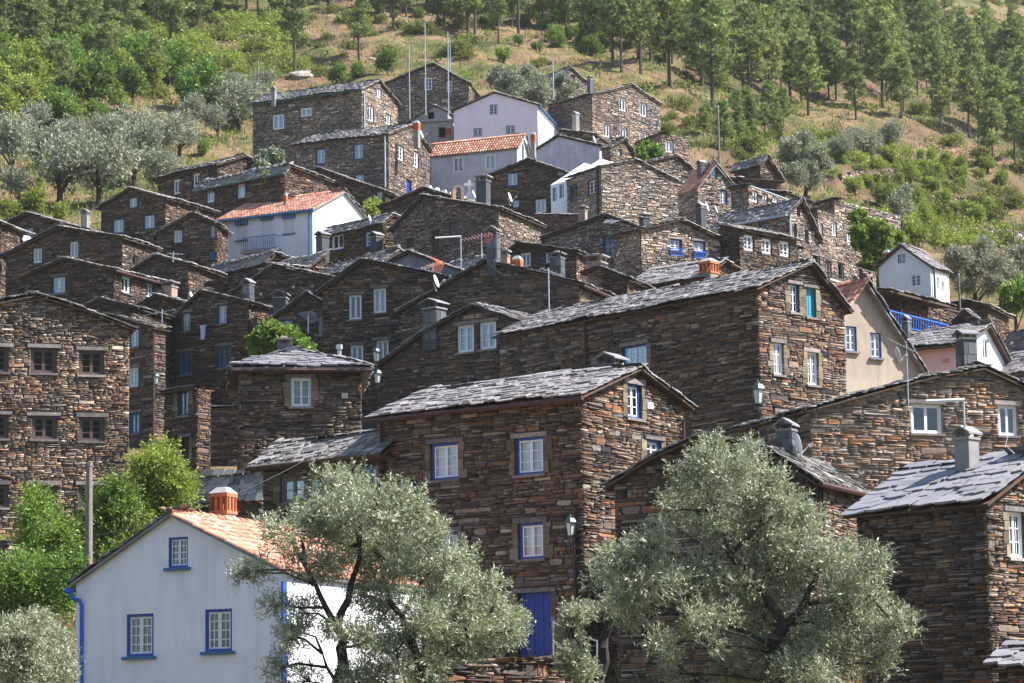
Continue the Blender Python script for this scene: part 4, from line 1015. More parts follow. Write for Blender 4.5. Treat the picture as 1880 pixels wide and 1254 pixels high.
railing('H37', 'A', 455, 515, 436, 462, 'tealblue', .7, .13)
railing('H44', 'B', 1229, 1251, 457, 471, 'bluepipe', .18, .11); railing('H44', 'B', 1273, 1295, 462, 475, 'bluepipe', .18, .11)
railing('H51', 'B', 1512, 1540, 505, 516, 'black', .4, .12)
def veranda():
    i = HOUSES['H52']; P, dB, nB, root, org = (i[k] for k in ('P', 'dB', 'nB', 'root', 'org')); z = Vector((0, 0, 1))
    for px in (1624, 1655, 1689):
        q = on_plane(px, 600, P+nB*1.1, nB)
        MB().tube([Vector((q.x, q.y, P.z-2.6)), Vector((q.x, q.y, P.z-.15))], .06, 6).build('post', M['wood'], root, org)
    t1 = (on_plane(1700, 600, P, nB)-P).dot(dB)
    F_ = Matrix(((dB.x, -nB.x, 0, P.x-org.x), (dB.y, -nB.y, 0, P.y-org.y), (0, 0, 1, P.z-org.z), (0, 0, 0, 1)))
    MB().quadbox(F_, -.2, t1, -1.35, .0, -2.1, -1.96).build('deck', M['oldwood'], root)
    b = MB(); b.quadbox(F_, -.2, t1, -1.32, -1.27, -1.24, -1.18).quadbox(F_, -.2, t1, -1.32, -1.27, -1.88, -1.83)
    k = int(t1/.26)
    for j in range(k): b.quadbox(F_, j*.26, j*.26+.035, -1.31, -1.28, -1.83, -1.24)
    b.build('railing', M['bluepipe'], root)
    b = MB(); v = [F_ @ Vector(p) for p in ((-.5, -1.6, -.28), (t1+.3, -1.6, -.28), (t1+.3, 0, -.02), (-.5, 0, -.02))]
    b.v = v + [p-z*.1 for p in v]; b.f = [(0, 1, 2, 3), (7, 6, 5, 4)]+[(j, 4+j, 4+(j+1) % 4, (j+1) % 4) for j in range(4)]
    b.build('porch_roof', M['wood'], root)
    ey = (v[3]-v[0]).normalized()
    plane_pieces(v[0]+org+z*.01, dB, ey, [(0, 0), (t1+.8, 0), (t1+.8, 1.62), (0, 1.62)], 'slab', M['slatedark'], root, org, 60)
veranda()
for c in (('H5', 456, 513, 553, 21), ('H57', 515, 535, 572, 27, 'slate', 4), ('H9', 905, 417, 476, 25, 'slate', 1.5), ('H9', 950, 470, 490, 20, 'clay', 2), ('H9', 927, 458, 482, 19, 'stone', 2.5),
          ('H10', 797, 551, 612, 43, 'slate', 3), ('H39', 592, 426, 466, 25, 'slate', -4), ('H39', 691, 427, 462, 23, 'slate', -3), ('H33', 157, 385, 415, 16, 'grey'), ('H33', 39, 432, 455, 20, 'dark', -2),
          ('H35', 312, 516, 548, 27, 'stone', -4), ('H64', 314, 548, 580, 19, 'dark', 1), ('H40', 887, 322, 378, 27, 'dark', 1.5), ('H27', 1057, 206, 243, 13, 'grey', -3), ('H27', 1083, 140, 172, 11, 'dark'),
          ('H17', 503, 160, 178, 10, 'grey', 3), ('H45', 1286, 373, 405, 19, 'slate', 3), ('H44', 1183, 391, 425, 20, 'dark'), ('H43', 1070, 378, 402, 17, 'stone', 3), ('H26', 1288, 295, 312, 17, 'slate', 1),
          ('H61', 1023, 463, 505, 27, 'dark', -3.5), ('H62', 1095, 468, 520, 38, 'stone', 1), ('H63', 1301, 475, 507, 36, 'clay', 0), ('H14', 1773, 607, 675, 37, 'slate', 7), ('H2', 1122, 651, 675, 52, 'slate', 5),
          ('H4', 522, 620, 645, 27, 'dark', 3), ('H4', 623, 632, 668, 13, 'metal', 3), ('H15', 1443, 771, 856, 38, 'slate', 1.5), ('H16', 1773, 785, 893, 46, 'grey', 2.6), ('H1', 410, 895, 955, 46, 'clay', 4.5),
          ('H53', 1628, 459, 478, 15, 'clay', 2), ('H21', 979, 243, 272, 10, 'clay', 1), ('H52', 1663, 580, 612, 17, 'slate', -2), ('H18', 765, 222, 252, 13, 'clay', 1), ('H20b', 823, 232, 249, 10, 'clay', -1), ('H37', 524, 354, 366, 8, 'clay', 3)):
    chimney(*c)

# ================================================================ vegetation
def leaf_mat(name, stops, trans=.3, rough=.55, spec=.35, vary=.5):
    m, N, L, B = newmat(name); out = N['Material Output']
    f = piece_rand(N, L) if False else None
    a = N.new('ShaderNodeAttribute'); a.attribute_name = 'rnd'
    c = ramp(N, L, a.outputs['Fac'], stops)
    oi = N.new('ShaderNodeObjectInfo')
    c = mixc(N, L, vary, c, ramp(N, L, oi.outputs['Random'], [(0, (.6, .68, .6)), (.35, (1.0, .9, .75)), (.7, (.85, 1.05, .85)), (1, (1.3, 1.2, 1.0))]), 'MULTIPLY')
    L.new(c, B.inputs['Base Color']); B.inputs['Roughness'].default_value = rough; B.inputs['Specular IOR Level'].default_value = spec
    t = N.new('ShaderNodeBsdfTranslucent'); L.new(c, t.inputs[0])
    x = N.new('ShaderNodeMixShader'); x.inputs[0].default_value = trans; L.new(B.outputs[0], x.inputs[1]); L.new(t.outputs[0], x.inputs[2]); L.new(x.outputs[0], out.inputs[0])
    return m
M['olive'] = leaf_mat('silver_olive_leaf', [(0, (.11, .13, .06)), (.3, (.20, .23, .115)), (.6, (.33, .36, .21)), (.85, (.50, .51, .38)), (1, (.66, .66, .55))], .25, .42, .5, .1)
M['olivefar'] = leaf_mat('grey_olive_foliage', [(0, (.12, .14, .085)), (.4, (.21, .235, .155)), (.75, (.32, .34, .25)), (1, (.46, .47, .37))], .2, .6, .3, .35)
M['leaf'] = leaf_mat('fresh_green_leaf', [(0, (.06, .11, .02)), (.4, (.12, .20, .035)), (.75, (.19, .29, .05)), (1, (.30, .38, .09))], .35, .5, .3, .5)
M['lime'] = leaf_mat('yellow_green_leaf', [(0, (.10, .15, .03)), (.4, (.21, .28, .045)), (.75, (.33, .38, .07)), (1, (.47, .46, .14))], .35, .5, .3, .5)
M['pine'] = leaf_mat('pine_needle', [(0, (.06, .09, .035)), (.4, (.17, .23, .075)), (.75, (.33, .40, .13)), (1, (.54, .55, .25))], .2, .6, .25, .6)
M['dry'] = leaf_mat('dry_grass_blade', [(0, (.12, .13, .045)), (.3, (.20, .19, .08)), (.6, (.33, .25, .125)), (.85, (.42, .32, .18)), (1, (.16, .20, .05))], .3, .9, .05, .0)
M['heath'] = leaf_mat('hill_scrub_leaf', [(0, (.06, .08, .025)), (.4, (.13, .16, .04)), (.7, (.22, .24, .06)), (1, (.34, .30, .11))], .25, .8, .1, .6)

def unitv(n):
    v = rng.normal(size=(n, 3)); return v/np.linalg.norm(v, axis=1)[:, None]
def leaves(base, dirs, Ln, Wd, bend=.0, tone=None):
    """diamond leaves; base (n,3), dirs (n,3) unit"""
    n = len(base); r = unitv(n); side = np.cross(dirs, r); side /= np.linalg.norm(side, axis=1)[:, None]+1e-9
    Ln = np.asarray(Ln).reshape(-1, 1)*np.ones((n, 1)); Wd = np.asarray(Wd).reshape(-1, 1)*np.ones((n, 1))
    p0 = base; p2 = base+dirs*Ln; m = base+dirs*Ln*.45
    V = np.stack([p0, m+side*Wd*.5, p2, m-side*Wd*.5], 1).reshape(-1, 3)
    F = np.arange(n*4).reshape(n, 4)
    R = rng.random(n) if tone is None else np.clip(tone + rng.normal(0, .17, n), 0, 1)
    return V, F, R
def twigs(blobs, n_tw, per, tw_len, Ln, Wd, up=.35, shell=.62, droop=0):
    """blobs: (x,y,z,rx,ry,rz) ; twigs distributed mostly near the blob surfaces"""
    bl = np.array(blobs, float); wgt = (bl[:, 3]*bl[:, 5]+bl[:, 3]*bl[:, 4]); wgt /= wgt.sum()
    k = rng.choice(len(bl), n_tw, p=wgt); d = unitv(n_tw)
    rad = shell + (1.04-shell)*rng.random(n_tw)**.6; inner = rng.random(n_tw) < .22; rad[inner] = rng.random(inner.sum())*shell
    lump = .93 + .22*np.sin(d[:, 0]*6+k)*np.sin(d[:, 1]*5+k*1.7)+.20*np.sin(d[:, 2]*8+k*2.1+d[:, 1]*6)
    c = bl[k, :3] + d*bl[k, 3:6]*(rad*lump)[:, None]
    td = d + unitv(n_tw)*.7 + np.array([0, 0, up-droop]); td /= np.linalg.norm(td, axis=1)[:, None]
    tone0 = rng.random(n_tw)*.5+.2
    s = np.repeat(np.linspace(.0, 1, per)[None], n_tw, 0).reshape(-1)
    B = np.repeat(c, per, 0) + np.repeat(td, per, 0)*(s*tw_len)[:, None]
    ld = np.repeat(td, per, 0) + unitv(n_tw*per)*1.0; ld /= np.linalg.norm(ld, axis=1)[:, None]
    sc = rng.uniform(.65, 1.25, len(B))
    return leaves(B, ld, Ln*sc, Wd*sc, tone=np.repeat(tone0, per)+.12)
def crown(parent, org, V, F, R, mat, name='crown'):
    return obj(name, mesh(name, V-np.array(org), F, mat, attr=R), parent)
def limb(pts, r0, r1, k=6):
    n = len(pts); return MB().tube(pts, [r0+(r1-r0)*i/(n-1) for i in range(n)], k)
def big_tree(name, label, cat, D, blobs, trunks, mat, n_tw, per, tw, Ln, Wd, base, thick=.6, bark='bark', group=None, trunk_r=.2, twr=.02, up=.35):
    """blobs in photo px at distance D (+offset), trunks: polylines in px with start,end radius (m)"""
    B = []
    for b in blobs:
        px, py, r = b[:3]; dd = b[3] if len(b) > 3 else random.uniform(-1, 1)*thick*1.6
        P = at(px, py, D+dd); rr = r*(D+dd)/F_PX*.94
        B.append((P.x, P.y, P.z, rr, rr*1.1, rr*.95))
    B2 = []
    for b in B:
        B2.append((b[0], b[1], b[2], b[3]*.52, b[4]*.52, b[5]*.52))
        for q in range(7):
            u = unitv(1)[0]; k_ = random.uniform(.26, .44); B2.append((b[0]+u[0]*b[3]*.72, b[1]+u[1]*b[4]*.72, b[2]+u[2]*b[5]*.72, b[3]*k_, b[4]*k_, b[5]*k_*.85))
    org = at(base[0], base[1], D); g = float(gz(org.x, org.y)); org = Vector((org.x, org.y, min(org.z, g+.0) if base[1] > 1250 else org.z))
    root = thing(name, org, label, cat, group)
    V, F, R = twigs(B2, n_tw, per, tw, Ln, Wd, up, .5)
    crown(root, org, V, F, R, mat)
    mb = MB()
    pl = []
    for (pts, r0, r1) in trunks:
        P3 = [at(p[0], p[1], D+(p[2] if len(p) > 2 else 0)) for p in pts]
        pl += P3
        P4 = []
        for i in range(len(P3)-1):
            P4 += [P3[i], (P3[i]+P3[i+1])/2 + Vector((random.uniform(-1, 1), random.uniform(-1, 1), 0))*r0*.7]
        P4.append(P3[-1]); n = len(P4)
        mb.tube(P4, [r0+(r1-r0)*i/(n-1) for i in range(n)], 7)
    mb.build('trunk', M[bark], root, org)
    # thin branches from trunk points out to the blobs
    br = MB()
    for b in B:
        c = Vector(b[:3]); s = min(pl, key=lambda p: (p-c).length + (0 if p.z < c.z else 1.5))
        mid = (s+c)/2 + Vector((random.uniform(-.2, .2), random.uniform(-.2, .2), random.uniform(-.1, .2)))
        br.tube([s, mid, c], [.05*b[3]+.02, .035*b[3]+.012, .012], 5, False)
        for q in range(6):
            u = Vector(unitv(1)[0]); e = c + u*b[3]*.9
            br.tube([c.lerp(s, .2*random.random()), (c+e)/2+Vector((0, 0, .05)), e], [.018, .012, .005], 4, False)
    br.build('branch', M[bark], root, org)['kind'] = 'stuff'
    return root
big_tree('olive_tree', 'silvery olive tree in front of the white cottage side wall and the central schist house', 'olive tree', 65,
    [(640, 905, 55), (600, 890, 40), (570, 945, 62), (515, 975, 45), (700, 930, 66), (760, 940, 52), (800, 975, 42), (620, 990, 80), (700, 1010, 80), (560, 1045, 55), (470, 1045, 32), (445, 1055, 20), (510, 1110, 34), (760, 1050, 62), (820, 1040, 42),
     (850, 1090, 66), (905, 1140, 56), (940, 1160, 34), (860, 1170, 60), (780, 1130, 72), (700, 1110, 56), (640, 1165, 34, -1), (530, 1170, 34), (520, 1225, 36), (720, 1210, 55), (770, 1225, 50), (820, 1190, 40), (560, 1125, 36), (680, 1180, 38), (740, 1180, 48), (600, 1160, 22), (545, 1160, 30), (690, 1245, 45), (800, 1240, 40), (650, 1245, 36), (560, 1250, 30), (640, 940, 60), (850, 1030, 35), (905, 1080, 34)],
    [([(618, 1330), (620, 1254), (626, 1190), (618, 1150)], .17, .11), ([(618, 1150), (598, 1115), (580, 1075), (560, 1040)], .085, .035), ([(618, 1150), (640, 1100), (652, 1050), (660, 1000), (640, 940)], .10, .03),
     ([(780, 1330), (785, 1254), (760, 1190), (738, 1130), (710, 1085), (705, 1030)], .15, .03), ([(785, 1254), (830, 1190), (870, 1140), (905, 1120)], .09, .03), ([(738, 1130), (780, 1060), (790, 1000)], .06, .02), ([(618, 1254), (600, 1225), (592, 1200)], .05, .02)],
    M['olive'], 11000, 9, .26, .105, .026, (618, 1330))
big_tree('olive_tree', 'largest silvery olive tree, right of centre before the house with the slate clad chimney', 'olive tree', 63,
    [(1312, 815, 26), (1300, 845, 42), (1270, 880, 45), (1340, 870, 60), (1400, 890, 55), (1240, 935, 52), (1320, 950, 80), (1410, 960, 78), (1470, 950, 46), (1200, 1005, 56), (1140, 1040, 52), (1105, 1060, 34), (1190, 1080, 70), (1290, 1050, 80), (1390, 1060, 90), (1480, 1030, 70),
     (1550, 1075, 66), (1600, 1040, 42), (1600, 1120, 66), (1645, 1150, 38), (1500, 1140, 80), (1400, 1150, 80), (1300, 1150, 60), (1165, 1130, 46), (1210, 1180, 36), (1400, 1225, 70), (1550, 1205, 66), (1480, 1235, 60), (1610, 1215, 42), (1240, 1235, 30), (1330, 1230, 42), (1430, 1000, 60), (1560, 1010, 30), (1380, 830, 30)],
    [([(1425, 1340), (1430, 1254), (1425, 1200), (1440, 1150)], .22, .15), ([(1440, 1150), (1475, 1110), (1500, 1060), (1510, 1020)], .10, .035), ([(1440, 1150), (1390, 1080), (1340, 1020), (1320, 940), (1310, 880)], .12, .03), ([(1475, 1110), (1540, 1100), (1590, 1085)], .06, .02),
     ([(1425, 1200), (1350, 1150), (1270, 1100), (1200, 1060)], .09, .03), ([(1340, 1020), (1400, 960), (1420, 900)], .06, .02)],
    M['olive'], 12000, 9, .26, .105, .026, (1425, 1340))
big_tree('olive_tree', 'small pruned olive stump with dark forked trunk between the two large olive trees', 'olive tree', 66,
    [(1045, 1140, 30), (1070, 1125, 22), (1055, 1215, 34), (1050, 1180, 22), (1075, 1235, 24), (1120, 1120, 22)],
    [([(1100, 1330), (1102, 1254), (1085, 1215), (1062, 1180), (1050, 1150)], .14, .06), ([(1102, 1240), (1108, 1190), (1118, 1150), (1135, 1105), (1130, 1080)], .13, .05)],
    M['olive'], 1100, 9, .22, .10, .025, (1100, 1330))
big_tree('olive_tree', 'pale low olive tree in the bottom left corner beside the white cottage', 'olive tree', 70,
    [(70, 1140, 36), (40, 1165, 40), (90, 1180, 42), (15, 1205, 44), (60, 1225, 50), (115, 1225, 30), (20, 1250, 40), (100, 1250, 34), (-15, 1170, 40)],
    [([(60, 1330), (62, 1254), (50, 1210), (60, 1160)], .13, .03)], M['olive'], 3200, 9, .24, .105, .026, (60, 1330))
big_tree('leafy_tree', 'bushy fresh-green tree against the foot of the long sunlit schist building', 'tree', 90,
    [(290, 850, 34), (265, 870, 34), (320, 875, 34), (290, 900, 44), (340, 905, 26), (250, 910, 34), (310, 935, 40), (265, 945, 34), (300, 830, 18)],
    [([(300, 1010), (298, 960), (292, 900), (285, 860)], .10, .03)], M['lime'], 2300, 7, .45, .12, .055, (300, 1010))
big_tree('leafy_tree', 'green bush behind the wooden pole left of the white cottage roof', 'bush', 86,
    [(215, 905, 34), (190, 940, 36), (225, 950, 40), (200, 985, 38), (240, 985, 30), (180, 1010, 26), (215, 1020, 26), (160, 965, 24)],
    [([(205, 1060), (205, 1000), (200, 940)], .08, .03)], M['leaf'], 2000, 7, .45, .12, .055, (205, 1060))
big_tree('leafy_tree', 'slender young tree leaning before the lowest dark window row at the left', 'tree', 84,
    [(70, 925, 24), (60, 955, 24), (90, 960, 32), (110, 985, 26), (85, 1000, 26), (60, 990, 18), (120, 1020, 24)],
    [([(135, 1100), (125, 1050), (105, 1010), (95, 960), (80, 930)], .06, .02)], M['leaf'], 1500, 7, .45, .12, .055, (135, 1100))
big_tree('shrub', 'wide tangled green shrub filling the slope at the left edge', 'shrub', 80,
    [(20, 1050, 34), (60, 1045, 36), (100, 1065, 34), (30, 1090, 34), (75, 1090, 36), (115, 1100, 26), (10, 1115, 30), (130, 1045, 26), (150, 1080, 20), (-10, 1070, 30)],
    [([(60, 1180), (60, 1120), (60, 1060)], .06, .02)], M['leaf'], 2600, 7, .45, .11, .05, (60, 1180))
big_tree('fig_bush', 'bright fig bush with big glossy leaves above the pyramid slate roof', 'bush', 121,
    [(500, 610, 20), (485, 630, 22), (520, 620, 24), (545, 635, 22), (500, 645, 26), (535, 650, 22), (565, 650, 14), (480, 650, 18)],
    [([(510, 720), (510, 680), (505, 640)], .08, .04)], M['leaf'], 750, 6, .3, .30, .22, (510, 720), .5)
big_tree('shrub', 'glossy dark green bush beside the low annex below the upper right house', 'bush', 214,
    [(1175, 282, 12), (1190, 276, 14), (1205, 282, 14), (1195, 288, 14), (1180, 290, 12)], [([(1190, 310), (1190, 285)], .1, .05)], M['leaf'], 420, 6, .35, .3, .18, (1190, 310), .5)
big_tree('shrub', 'yellow-green bush growing on the low roof left of the dark gable', 'bush', 178,
    [(478, 335, 12), (495, 330, 12), (488, 345, 16), (505, 345, 12), (478, 350, 10)], [([(488, 375), (488, 345)], .1, .05)], M['lime'], 420, 6, .3, .26, .14, (488, 375), .5)
big_tree('shrub', 'pale green shrub on the low roof beneath the uppermost left house', 'bush', 190,
    [(470, 298, 12), (490, 290, 13), (505, 285, 12), (480, 308, 10), (515, 295, 12)], [([(490, 325), (490, 300)], .1, .05)], M['olivefar'], 420, 6, .3, .26, .12, (490, 325), .5)
big_tree('shrub', 'little bush sprouting beside the red tile corner right of the white balcony house', 'bush', 172,
    [(684, 375, 8), (690, 382, 8), (680, 385, 8)], [([(685, 400), (685, 380)], .08, .04)], M['lime'], 160, 6, .25, .22, .12, (685, 400), .3)
big_tree('climbing_vine', 'bright green vines climbing between the long schist houses and the lone white house', 'vine', 163,
    [(1578, 400, 16), (1595, 418, 20), (1620, 425, 20), (1590, 445, 20), (1615, 450, 22), (1645, 440, 14), (1600, 475, 20), (1625, 495, 16), (1610, 510, 16), (1575, 430, 12), (1590, 495, 12), (1625, 520, 12)],
    [([(1600, 560), (1600, 470), (1590, 430)], .12, .05)], M['leaf'], 2200, 6, .3, .24, .16, (1600, 560), .6)
big_tree('olive_tree', 'wide grey-green olive tree to the right of the lone white house', 'olive tree', 176,
    [(1770, 470, 26), (1800, 462, 28), (1755, 495, 24), (1790, 500, 32), (1825, 480, 28), (1850, 500, 24), (1820, 520, 28), (1775, 530, 22), (1745, 470, 18)],
    [([(1790, 590), (1790, 540), (1780, 500)], .2, .06), ([(1790, 560), (1820, 520)], .1, .04)], M['olivefar'], 3400, 6, .3, .2, .07, (1790, 590), 1.2)
big_tree('olive_tree', 'second grey olive tree cut by the right edge behind the wide one', 'olive tree', 184,
    [(1862, 470, 22), (1880, 490, 26), (1870, 510, 22), (1890, 460, 20)], [([(1872, 570), (1870, 500)], .15, .05)], M['olivefar'], 1200, 6, .3, .2, .07, (1872, 570), 1.)
big_tree('leafy_tree', 'dark green rounded tree at the right edge above the far slate roofs', 'tree', 158,
    [(1858, 535, 20), (1875, 530, 20), (1865, 550, 22), (1885, 550, 20), (1850, 565, 16)], [([(1866, 610), (1866, 550)], .12, .05)], M['leaf'], 900, 6, .3, .22, .13, (1866, 610), .6)
big_tree('olive_tree', 'rounded grey olive tree above the ruined slate huts', 'olive tree', 206,
    [(1450, 270, 18), (1475, 262, 18), (1500, 280, 18), (1445, 295, 20), (1480, 295, 24), (1510, 305, 18), (1470, 322, 22), (1500, 330, 18), (1445, 318, 16)],
    [([(1478, 365), (1478, 330), (1470, 295)], .18, .06)], M['olivefar'], 2400, 6, .3, .22, .075, (1478, 365), 1.2)
big_tree('olive_tree', 'small dark-stemmed olive on the terraces right of the long low house', 'olive tree', 190,
    [(1655, 362, 14), (1645, 375, 13), (1662, 380, 14), (1650, 392, 12), (1665, 350, 8)], [([(1652, 432), (1655, 400), (1655, 370)], .12, .05)], M['olivefar'], 800, 6, .28, .2, .07, (1652, 432), .6)
for i_, (px, py, r, D) in enumerate(((935, 150, 24, 240), (990, 165, 26, 238), (965, 140, 20, 246), (1035, 155, 20, 250), (915, 140, 16, 250))):
    big_tree('olive_tree', ['leftmost soft grey olive just above the pink gable', 'grey olive above the right slope of the pink gable', 'grey olive right behind the pink house ridge', 'grey olive in front of the remote stone hut', 'small grey olive nearest the masts above the pink house'][i_], 'olive tree', D,
        [(px, py, r), (px-r*.7, py+r*.3, r*.7), (px+r*.7, py+r*.2, r*.7), (px, py-r*.5, r*.6), (px+r*.2, py+r*.7, r*.7)], [([(px, py+r*2), (px, py)], .15, .05)], M['olivefar'], 1100, 6, .35, .24, .085, (px, py+r*2), .8)

# ---- shared far vegetation
def proto_mesh(kind, seed):
    global rng
    rng = np.random.default_rng(seed); rr = random.Random(seed)
    if kind == 'pine':
        H = 8.5; Bl = []; tr = MB(); lean = rr.uniform(-.25, .25)
        tp = [Vector((lean*t*t, 0, H*t)) for t in (0, .3, .6, .85, 1)]; tr.tube(tp, [.16, .13, .09, .05, .02], 6)
        V, F, R, off = [], [], [], 0
        z = H*rr.uniform(.26, .45)
        tuft_c, tuft_d = [], []
        while z < H*.97:
            f = (z/H-.22)/.78; rad = (1.7*(1-f)**.7+.4)*rr.uniform(.55, 1.2)
            if f < .12: rad *= .75
            for k in range(rr.randint(4, 6)):
                th = rr.uniform(0, 6.28); t0 = Vector((lean*(z/H)**2, 0, z)); e = t0 + Vector((math.cos(th)*rad, math.sin(th)*rad, rad*rr.uniform(.25, .6)))
                tr.tube([t0, (t0+e)/2+Vector((0, 0, -.05)), e], [.035, .025, .01], 3, False)
                nt_ = int(6+rad*9)
                for q in range(nt_):
                    s = rr.uniform(.25, 1.05); p = t0.lerp(e, s) + Vector((rr.gauss(0, .22), rr.gauss(0, .22), rr.gauss(0, .13)))
                    tuft_c.append(p); tuft_d.append((e-t0).normalized()+Vector((rr.gauss(0, .5), rr.gauss(0, .5), .55)))
            z += rr.uniform(.28, .5)
        for q in range(25): tuft_c.append(Vector((lean+rr.gauss(0, .12), rr.gauss(0, .12), H*rr.uniform(.92, 1.03)))); tuft_d.append(Vector((rr.gauss(0, .4), rr.gauss(0, .4), 1)))
        c = np.array([tuple(p) for p in tuft_c]); d = np.array([tuple(p) for p in tuft_d]); n = len(c); per = 11
        cc = np.repeat(c, per, 0); dd = np.repeat(d, per, 0); dd /= np.linalg.norm(dd, axis=1)[:, None]; dd = dd+unitv(len(cc))*.8; dd /= np.linalg.norm(dd, axis=1)[:, None]
        V, F, R = leaves(cc, dd, rng.uniform(.24, .46, len(cc)), .055, tone=np.repeat(rng.random(n)*.9+.05, per))
        return mesh('crown', V, F, M['pine'], attr=R), mesh('trunk', [tuple(v) for v in tr.v], tr.f, M['pinebark'])
    if kind == 'tallpine':
        H = 12.0; tr = MB(); lean = rr.uniform(-.8, .8)
        tr.tube([Vector((lean*t*t, 0, H*t)) for t in (0, .3, .6, .85, 1)], [.24, .2, .15, .09, .03], 7)
        cs, ds = [], []
        for k in range(22):
            z = H*rr.uniform(.34, .98); rad = rr.uniform(1.4, 3.4)*(1.15-z/H*.75); th = rr.uniform(0, 6.28)
            t0 = Vector((lean*(z/H)**2, 0, z)); e = t0+Vector((math.cos(th)*rad, math.sin(th)*rad, rad*.35)); tr.tube([t0, (t0+e)/2+Vector((0, 0, -.1)), e], [.06, .04, .015], 4, False)
            for q in range(50):
                p = t0.lerp(e, rr.uniform(.4, 1.1))+Vector((rr.gauss(0, .42), rr.gauss(0, .42), rr.gauss(0, .2))); cs.append(tuple(p)); ds.append((rr.gauss(0, .5), rr.gauss(0, .5), .7))
        c = np.array(cs); d = np.array(ds); per = 10; cc = np.repeat(c, per, 0); dd = np.repeat(d, per, 0)+unitv(len(cc))*.8; dd /= np.linalg.norm(dd, axis=1)[:, None]
        V, F, R = leaves(cc, dd, rng.uniform(.26, .46, len(cc)), .07, tone=np.repeat(rng.random(len(c))*.7+.1, per))
        return mesh('crown', V, F, M['pine'], attr=R), mesh('trunk', [tuple(v) for v in tr.v], tr.f, M['pinebark'])
    if kind in ('olivefar', 'leaf', 'lime'):
        H = 4.5; Bl = [(0, 0, 2.6, 1.2, 1.2, 1.0)]
        for k in range(9):
            th = rr.uniform(0, 6.28); q = rr.uniform(.6, 1.5); Bl.append((math.cos(th)*q, math.sin(th)*q, rr.uniform(1.7, 3.7), *([rr.uniform(.55, .95)]*3)))
        V, F, R = twigs(Bl, 900, 6, .32, .24, .085 if kind == 'olivefar' else .15, .4)
        tr = MB().tube([Vector((0, 0, -.3)), Vector((.1, 0, .9)), Vector((0, .1, 2.2))], [.2, .16, .07], 6)
        for b in Bl[1:6]: tr.tube([Vector((.08, 0, .9)), Vector((b[0]*.5, b[1]*.5, b[2]*.7)), Vector(b[:3])], [.09, .06, .02], 4, False)
        return mesh('crown', V, F, M[kind], attr=R), mesh('trunk', [tuple(v) for v in tr.v], tr.f, M['bark'])
    if kind in ('heath', 'bushlime'):
        Bl = [(rr.uniform(-.7, .7), rr.uniform(-.7, .7), rr.uniform(.1, .5), rr.uniform(.4, .7), rr.uniform(.4, .7), rr.uniform(.35, .6)) for k in range(5)]
        V, F, R = twigs(Bl, 330, 5, .2, .2, .075, .6)
        return mesh('foliage', V, F, M['heath' if kind == 'heath' else 'lime'], attr=R), None
PROT = {}
for k, n in (('pine', 5), ('tallpine', 4), ('olivefar', 3), ('leaf', 3), ('lime', 2), ('heath', 4), ('bushlime', 2)):
    PROT[k] = [proto_mesh(k, 100+i*7+len(k)) for i in range(n)]
rng = np.random.default_rng(5); random.seed(5)
BASEH = dict(pine=8.5, tallpine=12.0, olivefar=4.4, leaf=4.4, lime=4.4, heath=1.0, bushlime=1.0)
NAMES = dict(pine='pine_tree', tallpine='tall_pine_tree', olivefar='olive_tree', leaf='leafy_tree', lime='leafy_tree', heath='scrub_bush', bushlime='broom_bush')
def plant(kind, P, sc, label, cat, group=None):
    cm, tm = random.choice(PROT[kind]); rz = random.uniform(0, 6.28)
    if kind in ('heath', 'bushlime'):
        o = obj(NAMES[kind], cm); root = o
    else:
        root = bpy.data.objects.new(NAMES[kind], None); col.objects.link(root)
        obj('crown', cm, root); obj('trunk', tm, root)
    w_ = sc*random.uniform(.88, 1.12)
    root.location = P-Vector((0, 0, .1)); root.rotation_euler = (0, 0, rz); root.scale = (w_, w_, sc)
    return tag(root, label, cat, group)
def plant_px(kind, px, py, hpx, label, cat, group=None):
    P = ground(px, py); D = P.y; return plant(kind, P, hpx*D/F_PX/BASEH[kind]*1.02, label, cat, group)
